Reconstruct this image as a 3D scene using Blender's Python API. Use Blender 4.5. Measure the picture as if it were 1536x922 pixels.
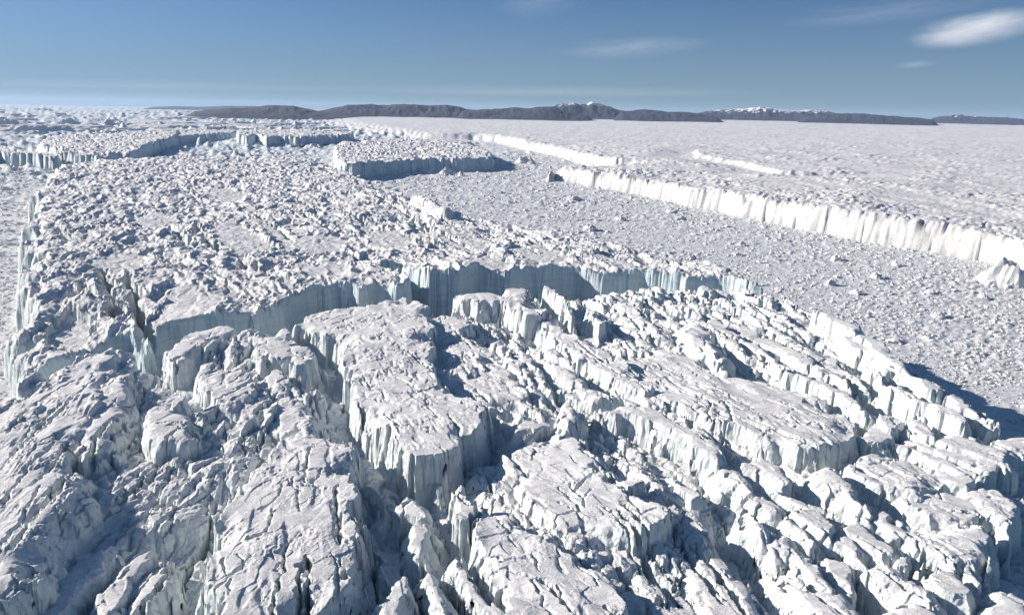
import bpy, math, random, time
import numpy as np
from mathutils import Matrix, Vector

T0 = time.time()
sc = bpy.context.scene
for o in list(bpy.data.objects):
    bpy.data.objects.remove(o)
col = sc.collection

# ------------------------------------------------------------------ camera
H = 300.0                       # flying height above the fjord, metres
FPX, CX, CY = 1100.0, 768.0, 461.0
PITCH = math.atan((461.0 - 165.7) / FPX)
ROLL = math.atan(0.0178)
cam_d = bpy.data.cameras.new("camera")
cam = bpy.data.objects.new("camera", cam_d)
col.objects.link(cam)
ROT = Matrix.Rotation(math.pi / 2 - PITCH, 4, 'X') @ Matrix.Rotation(ROLL, 4, 'Z')
cam.matrix_world = Matrix.Translation((0, 0, H)) @ ROT
cam_d.sensor_width = 36.0
cam_d.lens = FPX / 1536 * 36.0
cam_d.clip_start = 1.0
cam_d.clip_end = 250000.0
sc.camera = cam

# ------------------------------------------------------------------ daylight
SUN_EL = math.radians(23.0)
SUN_AZ = math.radians(14.0)     # the sun stands on the -X side, this much beyond it
to_sun = Vector((-math.cos(SUN_AZ) * math.cos(SUN_EL), math.sin(SUN_AZ) * math.cos(SUN_EL), math.sin(SUN_EL)))
w = bpy.data.worlds.new("World")
sc.world = w
w.use_nodes = True
nt = w.node_tree
bg = nt.nodes["Background"]
sky = nt.nodes.new("ShaderNodeTexSky")
sky.sky_type = 'NISHITA'
sky.sun_disc = False
sky.sun_elevation = SUN_EL
sky.sun_rotation = math.atan2(to_sun.x, to_sun.y)
sky.altitude = 300
sky.air_density = 1.0
sky.dust_density = 0.5
sky.ozone_density = 2.6
# the lowest few degrees of the model sky turn yellow; look it up a little higher there
tc = nt.nodes.new("ShaderNodeTexCoord")
sx = nt.nodes.new("ShaderNodeSeparateXYZ"); nt.links.new(tc.outputs["Generated"], sx.inputs[0])
zz = nt.nodes.new("ShaderNodeMath"); zz.operation = 'MULTIPLY_ADD'; zz.inputs[1].default_value = 3.4; zz.inputs[2].default_value = 0.16
nt.links.new(sx.outputs[2], zz.inputs[0])
cx_ = nt.nodes.new("ShaderNodeCombineXYZ")
nt.links.new(sx.outputs[0], cx_.inputs[0]); nt.links.new(sx.outputs[1], cx_.inputs[1]); nt.links.new(zz.outputs[0], cx_.inputs[2])
nrm = nt.nodes.new("ShaderNodeVectorMath"); nrm.operation = 'NORMALIZE'; nt.links.new(cx_.outputs[0], nrm.inputs[0])
nt.links.new(nrm.outputs[0], sky.inputs[0])
# pale moist air over the horizon
hf = nt.nodes.new("ShaderNodeMapRange"); hf.interpolation_type = 'SMOOTHSTEP'
hf.inputs[1].default_value = -0.02; hf.inputs[2].default_value = 0.17; hf.inputs[3].default_value = 0.8; hf.inputs[4].default_value = 0.0
nt.links.new(sx.outputs[2], hf.inputs[0])
tint = nt.nodes.new("ShaderNodeMix"); tint.data_type = 'RGBA'; tint.blend_type = 'MULTIPLY'; tint.inputs[0].default_value = 1.0; tint.inputs[7].default_value = (0.78, 0.99, 1.06, 1)
nt.links.new(sky.outputs[0], tint.inputs[6])
hm = nt.nodes.new("ShaderNodeMix"); hm.data_type = 'RGBA'; hm.inputs[7].default_value = (1.62, 2.25, 2.45, 1)
nt.links.new(hf.outputs[0], hm.inputs[0]); nt.links.new(tint.outputs[2], hm.inputs[6])
nt.links.new(hm.outputs[2], bg.inputs[0])
bg.inputs[1].default_value = 0.078
sun_d = bpy.data.lights.new("sun", 'SUN')
sun_d.energy = 4.2
sun_d.angle = math.radians(0.5)
sun_d.color = (1.0, 0.935, 0.845)
sun = bpy.data.objects.new("sun", sun_d)
sun.rotation_euler = to_sun.to_track_quat('Z', 'Y').to_euler()
sun.location = (0, 0, 2000)
col.objects.link(sun)
sc.view_settings.view_transform = 'Standard'
sc.view_settings.look = 'None'
sc.view_settings.exposure = 0.88
sc.view_settings.gamma = 1.0
sc.render.engine = 'CYCLES'
sc.cycles.max_bounces = 6
sc.cycles.diffuse_bounces = 4
sc.cycles.volume_bounces = 2
sc.cycles.use_denoising = True

# ------------------------------------------------------------------ numeric helpers
R3 = np.array(ROT.to_3x3())
F32 = np.float32


def unproj(px, py, z):
    """point of the photograph -> (x, y) on the level z"""
    v = np.array([(px - CX) / FPX, -(py - CY) / FPX, -1.0])
    d = R3 @ v
    t = (z - H) / d[2]
    return d[0] * t, d[1] * t


def up(pts, z):
    return np.array([unproj(a, b, z) for a, b in pts], dtype=np.float64)


def _hash(ix, iy, seed):
    h = (ix.astype(np.uint32) * np.uint32(374761393)) ^ (iy.astype(np.uint32) * np.uint32(668265263)) ^ np.uint32((seed * 974711 + 77) & 0xffffffff)
    h = (h ^ (h >> np.uint32(13))) * np.uint32(1274126177)
    h = h ^ (h >> np.uint32(16))
    h = h * np.uint32(2246822519)
    return h ^ (h >> np.uint32(15))


_ANG = np.linspace(0, 2 * np.pi, 256, endpoint=False)
_GX, _GY = np.cos(_ANG).astype(F32), np.sin(_ANG).astype(F32)


def noise(x, y, seed=0):
    """gradient noise, about -1..1"""
    x = np.asarray(x, dtype=np.float64); y = np.asarray(y, dtype=np.float64)
    xf = np.floor(x); yf = np.floor(y)
    ix = xf.astype(np.int64); iy = yf.astype(np.int64)
    fx = (x - xf).astype(F32); fy = (y - yf).astype(F32)
    u = fx * fx * fx * (fx * (fx * 6 - 15) + 10)
    v = fy * fy * fy * (fy * (fy * 6 - 15) + 10)

    def g(dx, dy):
        k = (_hash(ix + dx, iy + dy, seed) & np.uint32(255)).astype(np.int32)
        return _GX[k] * (fx - dx) + _GY[k] * (fy - dy)
    a = g(0, 0); b = g(1, 0); c = g(0, 1); d = g(1, 1)
    return ((a + (b - a) * u) * (1 - v) + (c + (d - c) * u) * v) * F32(1.5)


def fbm(x, y, n=4, seed=0, gain=0.5):
    s = 0; a = 1.0
    for i in range(n):
        s = s + a * noise(x * 2.03 ** i + 17.3 * i, y * 2.03 ** i - 9.1 * i, seed + i * 7)
        a *= gain
    return s


def ridged(x, y, n=4, seed=0, gain=0.5):
    s = 0; a = 1.0
    for i in range(n):
        s = s + a * (1 - 2 * np.abs(noise(x * 2.03 ** i + 17.3 * i, y * 2.03 ** i - 9.1 * i, seed + i * 7)))
        a *= gain
    return s


def sstep(a, b, x):
    t = np.clip((x - a) / (b - a), 0, 1)
    return t * t * (3 - 2 * t)


def vor(x, y, seed):
    """jittered-lattice Voronoi: F1, F2, offset from the cell centre, cell hash"""
    x = np.asarray(x, np.float64); y = np.asarray(y, np.float64)
    ix = np.floor(x).astype(np.int64); iy = np.floor(y).astype(np.int64)
    f1 = np.full(x.shape, 9.0, F32); f2 = np.full(x.shape, 9.0, F32)
    rx = np.zeros(x.shape, F32); ry = np.zeros(x.shape, F32); hh = np.zeros(x.shape, np.uint32)
    for dj in (-1, 0, 1):
        for di in (-1, 0, 1):
            h = _hash(ix + di, iy + dj, seed)
            dx = (x - (ix + di + (h & np.uint32(1023)) / 1023.0)).astype(F32)
            dy = (y - (iy + dj + ((h >> np.uint32(10)) & np.uint32(1023)) / 1023.0)).astype(F32)
            d = dx * dx + dy * dy
            m = d < f1
            f2 = np.where(m, f1, np.minimum(f2, d)); f1 = np.where(m, d, f1)
            rx = np.where(m, dx, rx); ry = np.where(m, dy, ry); hh = np.where(m, h, hh)
    return np.sqrt(f1), np.sqrt(f2), rx, ry, hh


def facets(x, y, th, size, aspect, seed, crack=0.07):
    """a surface broken into tilted plane pieces with fine open joints; about -1..1"""
    c, s = math.cos(th), math.sin(th)
    f1, f2, rx, ry, h = vor((x * c + y * s) / (size * aspect), (-x * s + y * c) / size, seed)
    t1 = ((h >> np.uint32(4)) & np.uint32(255)) / 127.5 - 1; t2 = ((h >> np.uint32(14)) & np.uint32(255)) / 127.5 - 1; o = ((h >> np.uint32(22)) & np.uint32(255)) / 127.5 - 1
    return rx * t1 * 0.7 + ry * t2 * 1.1 + 0.45 * o - crack * (1 - np.clip((f2 - f1) / 0.16, 0, 1))


def poly_sdf(P, x, y):
    """signed distance, positive inside"""
    d = np.full(x.shape, 1e18)
    inside = np.zeros(x.shape, dtype=bool)
    n = len(P)
    for i in range(n):
        ax, ay = P[i]; bx, by = P[(i + 1) % n]
        ex, ey = bx - ax, by - ay
        L = ex * ex + ey * ey + 1e-12
        wx, wy = x - ax, y - ay
        t = np.clip((wx * ex + wy * ey) / L, 0, 1)
        d = np.minimum(d, (wx - t * ex) ** 2 + (wy - t * ey) ** 2)
        c = (ay > y) != (by > y)
        if abs(by - ay) > 1e-12:
            inside ^= c & (x < ex * (y - ay) / (by - ay) + ax)
    d = np.sqrt(d)
    return np.where(inside, d, -d)


def line_dist(P, x, y):
    d = np.full(x.shape, 1e18)
    for i in range(len(P) - 1):
        ax, ay = P[i]; bx, by = P[i + 1]
        ex, ey = bx - ax, by - ay
        L = ex * ex + ey * ey + 1e-12
        wx, wy = x - ax, y - ay
        t = np.clip((wx * ex + wy * ey) / L, 0, 1)
        d = np.minimum(d, (wx - t * ex) ** 2 + (wy - t * ey) ** 2)
    return np.sqrt(d)


def polar(phi0, phi1, ncol, del0, del1, nrow, zref, power=1.0):
    """level-of-detail ground grid: azimuth columns, ranges from equal steps of depression angle (radians)"""
    phi = np.linspace(phi0, phi1, ncol)
    t = np.linspace(0, 1, nrow) ** power
    de = del0 + (del1 - del0) * t
    r = (H - zref) / np.tan(de)
    X = np.sin(phi)[None, :] * r[:, None]
    Y = np.cos(phi)[None, :] * r[:, None]
    return X, Y


def idw(ctrl, X, Y, p=2.0, step=6):
    """ctrl rows (x, y, values...): smooth interpolation, evaluated coarsely and enlarged"""
    xs = X[::step, ::step]; ys = Y[::step, ::step]
    nv = ctrl.shape[1] - 2
    W = 0; S = [0] * nv
    for c in ctrl:
        d2 = (xs - c[0]) ** 2 + (ys - c[1]) ** 2 + 30.0
        wt = 1.0 / d2 ** p
        W = W + wt
        for k in range(nv):
            S[k] = S[k] + wt * c[2 + k]
    out = []
    ri = np.arange(X.shape[0]) / step; ci = np.arange(X.shape[1]) / step
    r0 = np.minimum(ri.astype(int), xs.shape[0] - 2); c0 = np.minimum(ci.astype(int), xs.shape[1] - 2)
    fr = np.minimum(ri - r0, 1.0)[:, None]; fc = np.minimum(ci - c0, 1.0)[None, :]
    for k in range(nv):
        g = S[k] / W
        a = g[np.ix_(r0, c0)]; b = g[np.ix_(r0, c0 + 1)]; c = g[np.ix_(r0 + 1, c0)]; d = g[np.ix_(r0 + 1, c0 + 1)]
        out.append((a * (1 - fc) + b * fc) * (1 - fr) + (c * (1 - fc) + d * fc) * fr)
    return out


def sub_window(X, Y, cx, cy, rad):
    """row and column slices of a polar grid that hold a disc"""
    rr = math.hypot(cx, cy); ph = math.atan2(cx, cy)
    R = np.hypot(X[:, 0], Y[:, 0]); PH = np.arctan2(X[0], Y[0])
    rows = np.nonzero((R > rr - rad) & (R < rr + rad))[0]
    if rr <= rad:
        a = 9.0
    else:
        a = math.asin(min(1.0, rad / rr)) + 1e-3
    cols = np.nonzero(np.abs(PH - ph) < a)[0]
    if len(rows) == 0 or len(cols) == 0:
        return None
    return slice(rows[0], rows[-1] + 1), slice(cols[0], cols[-1] + 1)


def cells(X, Y, WX, WY, seeds):
    """oriented Voronoi cells: seeds rows (x, y, angle, length, width). Returns F1, F2, id"""
    F1 = np.full(X.shape, 99.0, F32); F2 = np.full(X.shape, 99.0, F32); ID = np.zeros(X.shape, np.int32)
    for k, (sx, sy, th, L, W) in enumerate(seeds):
        win = sub_window(X, Y, sx, sy, max(L, W) * 1.9 + 8)
        if win is None:
            continue
        dx = WX[win] - sx; dy = WY[win] - sy
        c, s = math.cos(th), math.sin(th)
        d = np.sqrt(((dx * c + dy * s) / L) ** 2 + ((-dx * s + dy * c) / W) ** 2).astype(F32)
        f1 = F1[win]; f2 = F2[win]; idd = ID[win]
        m = d < f1
        F2[win] = np.where(m, f1, np.minimum(f2, d))
        F1[win] = np.where(m, d, f1)
        ID[win] = np.where(m, k, idd)
    return F1, F2, ID


# ------------------------------------------------------------------ object helpers
def empty(name, loc, label, cat, group=None):
    o = bpy.data.objects.new(name, None)
    o.empty_display_size = 5
    o.location = loc
    o['label'] = label; o['category'] = cat
    if group: o['group'] = group
    col.objects.link(o)
    return o


def mesh_from(name, V, Fq, mat, N=None, attr=None, attr2=None):
    me = bpy.data.meshes.new(name)
    nf, k = Fq.shape
    me.vertices.add(len(V)); me.vertices.foreach_set("co", np.ascontiguousarray(V, dtype=F32).ravel())
    me.loops.add(nf * k); me.loops.foreach_set("vertex_index", np.ascontiguousarray(Fq, dtype=np.int32).ravel())
    me.polygons.add(nf)
    me.polygons.foreach_set("loop_start", np.arange(0, nf * k, k, dtype=np.int32))
    me.update(calc_edges=True)
    me.polygons.foreach_set("use_smooth", np.ones(nf, dtype=bool))
    if attr is not None:
        a = me.attributes.new("ice", 'FLOAT', 'POINT'); a.data.foreach_set("value", np.ascontiguousarray(attr, dtype=F32))
    if attr2 is not None:
        a = me.attributes.new("blue", 'FLOAT', 'POINT'); a.data.foreach_set("value", np.ascontiguousarray(attr2, dtype=F32))
    if N is not None:
        a = me.attributes.new("custom_normal", 'FLOAT_VECTOR', 'POINT'); a.data.foreach_set("vector", np.ascontiguousarray(N, dtype=F32).ravel())
    me.materials.append(mat)
    return me


def link(name, me, parent=None, loc=None):
    o = bpy.data.objects.new(name, me)
    col.objects.link(o)
    if parent is not None:
        o.parent = parent
    if loc is not None:
        o.location = loc
    return o


def one_piece(lab, keep, labels, fallback):
    """give the loose crumbs of each labelled piece to the joined part: a piece stays one connected patch"""
    kf = keep
    rows, cols = np.indices(lab.shape)
    order = np.argsort(lab, axis=None, kind='stable'); sl = lab.ravel()[order]
    for L in labels:
        a, b = np.searchsorted(sl, L), np.searchsorted(sl, L, side='right')
        if b - a < 2: continue
        ii = order[a:b]; r, c = ii // lab.shape[1], ii % lab.shape[1]
        r0, r1, c0, c1 = r.min(), r.max() + 1, c.min(), c.max() + 1
        m = lab[r0:r1, c0:c1] == L
        left = m & kf[r0:r1, c0:c1]
        best = None; n_left = int(left.sum())
        while n_left > 0:
            k = np.argmax(left); seed = np.zeros_like(m); seed.flat[k] = True
            while True:
                g = seed.copy()
                g[1:] |= seed[:-1]; g[:-1] |= seed[1:]; g[:, 1:] |= seed[:, :-1]; g[:, :-1] |= seed[:, 1:]
                g &= m
                if (g == seed).all(): break
                seed = g
            nn = int(seed.sum())
            if best is None or nn > best[0]: best = (nn, seed)
            left &= ~seed; n_left = int(left.sum())
            if best[0] >= n_left: break
        if best is not None:
            w_ = lab[r0:r1, c0:c1]; w_[m & ~best[1]] = fallback


def split_grid(X, Y, Z, ice, lab, keep, base, parent, mat, names, stuff=(), blue=None, chip=1.0):
    """a height field cut into part meshes by the labels of its faces. lab: per vertex; names: {label: name}"""
    nr, nc = X.shape
    if chip:
        k1 = 1.0 / (6.0 * chip)
        a_ = (X + 0.9 * Z) * k1; b_ = (Y - 0.8 * Z) * k1; c_ = (X - 0.7 * Z) * k1; d_ = (Y + 0.9 * Z) * k1
        cm = chip * (0.12 + 0.88 * np.clip(ice, 0, 1))
        X = X + cm * (1.3 * noise(a_, b_, 771) + 0.45 * noise(a_ * 2.3, b_ * 2.3, 772))
        Y = Y + cm * (1.3 * noise(c_, d_, 773) + 0.45 * noise(c_ * 2.3, d_ * 2.3, 774))
    P = np.stack([X, Y, Z], -1)
    du = np.zeros_like(P); dv = np.zeros_like(P)
    du[:, 1:-1] = P[:, 2:] - P[:, :-2]; du[:, 0] = P[:, 1] - P[:, 0]; du[:, -1] = P[:, -1] - P[:, -2]
    dv[1:-1] = P[2:] - P[:-2]; dv[0] = P[1] - P[0]; dv[-1] = P[-1] - P[-2]
    N = np.cross(du, dv)
    N /= np.linalg.norm(N, axis=-1, keepdims=True) + 1e-12
    N[N[..., 2] < 0] *= -1
    idx = np.arange(nr * nc, dtype=np.int64).reshape(nr, nc)
    q = np.stack([idx[:-1, :-1], idx[:-1, 1:], idx[1:, 1:], idx[1:, :-1]], -1).reshape(-1, 4)
    # rows run away from or toward the camera: make faces look up
    a, b, c = P.reshape(-1, 3)[q[0, 0]], P.reshape(-1, 3)[q[0, 1]], P.reshape(-1, 3)[q[0, 2]]
    if np.cross(b - a, c - a)[2] < 0:
        q = q[:, ::-1]
    kf = (keep[:-1, :-1] | keep[1:, :-1] | keep[:-1, 1:] | keep[1:, 1:]).ravel()
    fl = lab[:-1, :-1].ravel()
    q = q[kf]; fl = fl[kf]
    order = np.argsort(fl, kind='stable'); q = q[order]; fl = fl[order]
    Vf = P.reshape(-1, 3) - np.array(base); Nf = N.reshape(-1, 3); If = ice.ravel(); Bf = None if blue is None else blue.ravel()
    cuts = np.nonzero(np.diff(fl))[0] + 1
    out = {}
    for seg in np.split(np.arange(len(fl)), cuts):
        L = int(fl[seg[0]])
        if len(seg) < 2:
            continue
        f = q[seg]
        ids, inv = np.unique(f, return_inverse=True)
        me = mesh_from(names[L], Vf[ids], inv.reshape(-1, 4), mat, Nf[ids], If[ids], None if Bf is None else Bf[ids])
        o = link(names[L], me, parent, None if parent is not None else base)
        if L in stuff:
            o['kind'] = 'stuff'
        out[L] = o
    return out


# ------------------------------------------------------------------ materials
def snow_mat(name, snow=(0.84, 0.82, 0.795), ice=(0.72, 0.74, 0.73), dirt=0.13, fine=1.0, bump=1.0):
    m = bpy.data.materials.new(name); m.use_nodes = True
    t = m.node_tree; N = t.nodes; Lk = t.links
    b = N["Principled BSDF"]
    geo = N.new("ShaderNodeNewGeometry")
    at = N.new("ShaderNodeAttribute"); at.attribute_name = "ice"

    def nz(scale, detail=4, rough=0.6, stretch=None):
        n = N.new("ShaderNodeTexNoise"); n.inputs["Scale"].default_value = scale
        n.inputs["Detail"].default_value = detail; n.inputs["Roughness"].default_value = rough
        if stretch:
            mp = N.new("ShaderNodeMapping"); mp.inputs["Rotation"].default_value = (0, 0, stretch[0]); mp.inputs["Scale"].default_value = stretch[1]
            Lk.new(geo.outputs["Position"], mp.inputs[0]); Lk.new(mp.outputs[0], n.inputs["Vector"])
        else:
            Lk.new(geo.outputs["Position"], n.inputs["Vector"])
        return n

    def ramp(src, a, b_, ca, cb):
        r = N.new("ShaderNodeValToRGB"); r.color_ramp.elements[0].position = a; r.color_ramp.elements[1].position = b_
        r.color_ramp.elements[0].color = ca; r.color_ramp.elements[1].color = cb
        Lk.new(src, r.inputs[0]); return r

    def mix(kind, fac, a, b_):
        x = N.new("ShaderNodeMix"); x.data_type = 'RGBA'; x.blend_type = kind
        if isinstance(fac, float): x.inputs[0].default_value = fac
        else: Lk.new(fac, x.inputs[0])
        for s, v in ((6, a), (7, b_)):
            if isinstance(v, tuple): x.inputs[s].default_value = v
            else: Lk.new(v, x.inputs[s])
        return x.outputs[2]
    big = nz(0.02 * fine, 5, 0.6)
    mid = nz(0.24 * fine, 7, 0.68, (0.75, (0.35, 1, 1)))
    grain = nz(0.9 * fine, 5, 0.7)
    d = 1 - dirt
    r1 = ramp(big.outputs[0], 0.35, 0.65, (d, d, d * 1.005, 1), (1, 1, 1, 1))
    r2 = ramp(mid.outputs[0], 0.38, 0.60, (d * 0.90, d * 0.895, d * 0.92, 1), (1, 1, 1, 1))
    r3 = ramp(grain.outputs[0], 0.36, 0.58, (0.72, 0.72, 0.74, 1), (1.0, 1.0, 1.0, 1))
    c = mix('MULTIPLY', 1.0, (*snow, 1), r1.outputs[0])
    c = mix('MULTIPLY', 1.0, c, r2.outputs[0])
    c = mix('MULTIPLY', 0.8, c, r3.outputs[0])
    # bare ice where the snow was torn off (the attribute), streaked down the faces
    streak = nz(0.3 * fine, 6, 0.68, (0, (1, 1, 0.55)))
    layer = nz(0.09 * fine, 4, 0.6, (0.2, (0.25, 0.25, 4.5)))
    patch = nz(0.05 * fine, 4, 0.6)
    r4 = ramp(streak.outputs[0], 0.35, 0.65, (0.84, 0.88, 0.90, 1), (1.05, 1.04, 1.03, 1))
    r5 = ramp(layer.outputs[0], 0.36, 0.60, (0.86, 0.89, 0.91, 1), (1.03, 1.03, 1.02, 1))
    r6 = ramp(patch.outputs[0], 0.36, 0.62, (0.35, 0.35, 0.35, 1), (1, 1, 1, 1))
    ic = mix('MULTIPLY', 1.0, (*ice, 1), r4.outputs[0])
    ic = mix('MULTIPLY', 1.0, ic, r5.outputs[0])
    c = mix('MIX', at.outputs["Fac"], c, ic)
    at2 = N.new("ShaderNodeAttribute"); at2.attribute_name = "blue"
    bl = mix('MULTIPLY', 1.0, (0.53, 0.64, 0.69, 1), r5.outputs[0])
    bf = N.new("ShaderNodeMath"); bf.operation = 'MULTIPLY'; Lk.new(at2.outputs["Fac"], bf.inputs[0]); Lk.new(r6.outputs[0], bf.inputs[1])
    c = mix('MIX', bf.outputs[0], c, bl)
    Lk.new(c, b.inputs["Base Color"])
    b.inputs["Roughness"].default_value = 0.75
    b.inputs["Specular IOR Level"].default_value = 0.2
    bp = N.new("ShaderNodeBump"); bp.inputs["Strength"].default_value = 0.55 * bump; bp.inputs["Distance"].default_value = 1.2 / fine
    Lk.new(grain.outputs[0], bp.inputs["Height"])
    bp2 = N.new("ShaderNodeBump"); bp2.inputs["Strength"].default_value = 0.35 * bump; bp2.inputs["Distance"].default_value = 3.0 / fine
    Lk.new(mid.outputs[0], bp2.inputs["Height"]); Lk.new(bp.outputs[0], bp2.inputs["Normal"])
    Lk.new(bp2.outputs[0], b.inputs["Normal"])
    return m


M_NEAR = snow_mat("near_snow")
M_MID = snow_mat("far_snow", snow=(0.84, 0.82, 0.795), ice=(0.68, 0.69, 0.67), fine=0.6)
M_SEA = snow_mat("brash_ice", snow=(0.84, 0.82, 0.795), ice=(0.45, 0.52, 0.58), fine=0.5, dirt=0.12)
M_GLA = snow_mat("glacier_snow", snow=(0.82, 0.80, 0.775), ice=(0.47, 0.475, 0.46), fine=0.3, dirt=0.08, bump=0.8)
M_CHUNK = snow_mat("chunk_ice", snow=(0.82, 0.80, 0.78), ice=(0.55, 0.64, 0.68), fine=0.8)


# ------------------------------------------------------------------ NEAR ICEBERG (traced slabs, torn ground between them)
ZN = 74.0
NEAR_OUT = [(-260, 1040), (-260, 640), (-60, 640), (0, 606), (40, 562), (62, 556), (95, 545), (128, 522), (168, 512), (178, 522), (200, 520), (215, 535), (232, 530), (243, 524), (262, 508), (285, 494), (320, 487),
            (356, 486), (385, 490), (412, 492), (432, 484), (446, 472), (484, 457), (521, 455), (557, 452), (585, 444), (610, 446), (641, 456), (655, 470), (672, 472), (682, 438), (714, 433),
            (752, 438), (772, 430), (800, 441), (822, 430), (850, 444), (870, 440), (905, 436), (935, 434), (975, 429), (1000, 432), (1040, 432), (1068, 428), (1090, 436), (1130, 436), (1165, 446),
            (1200, 458), (1250, 478), (1290, 495), (1322, 512), (1345, 535), (1385, 560), (1420, 578), (1450, 598), (1490, 625), (1508, 637), (1560, 640), (1640, 660), (1800, 760), (1800, 1040)]
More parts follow.
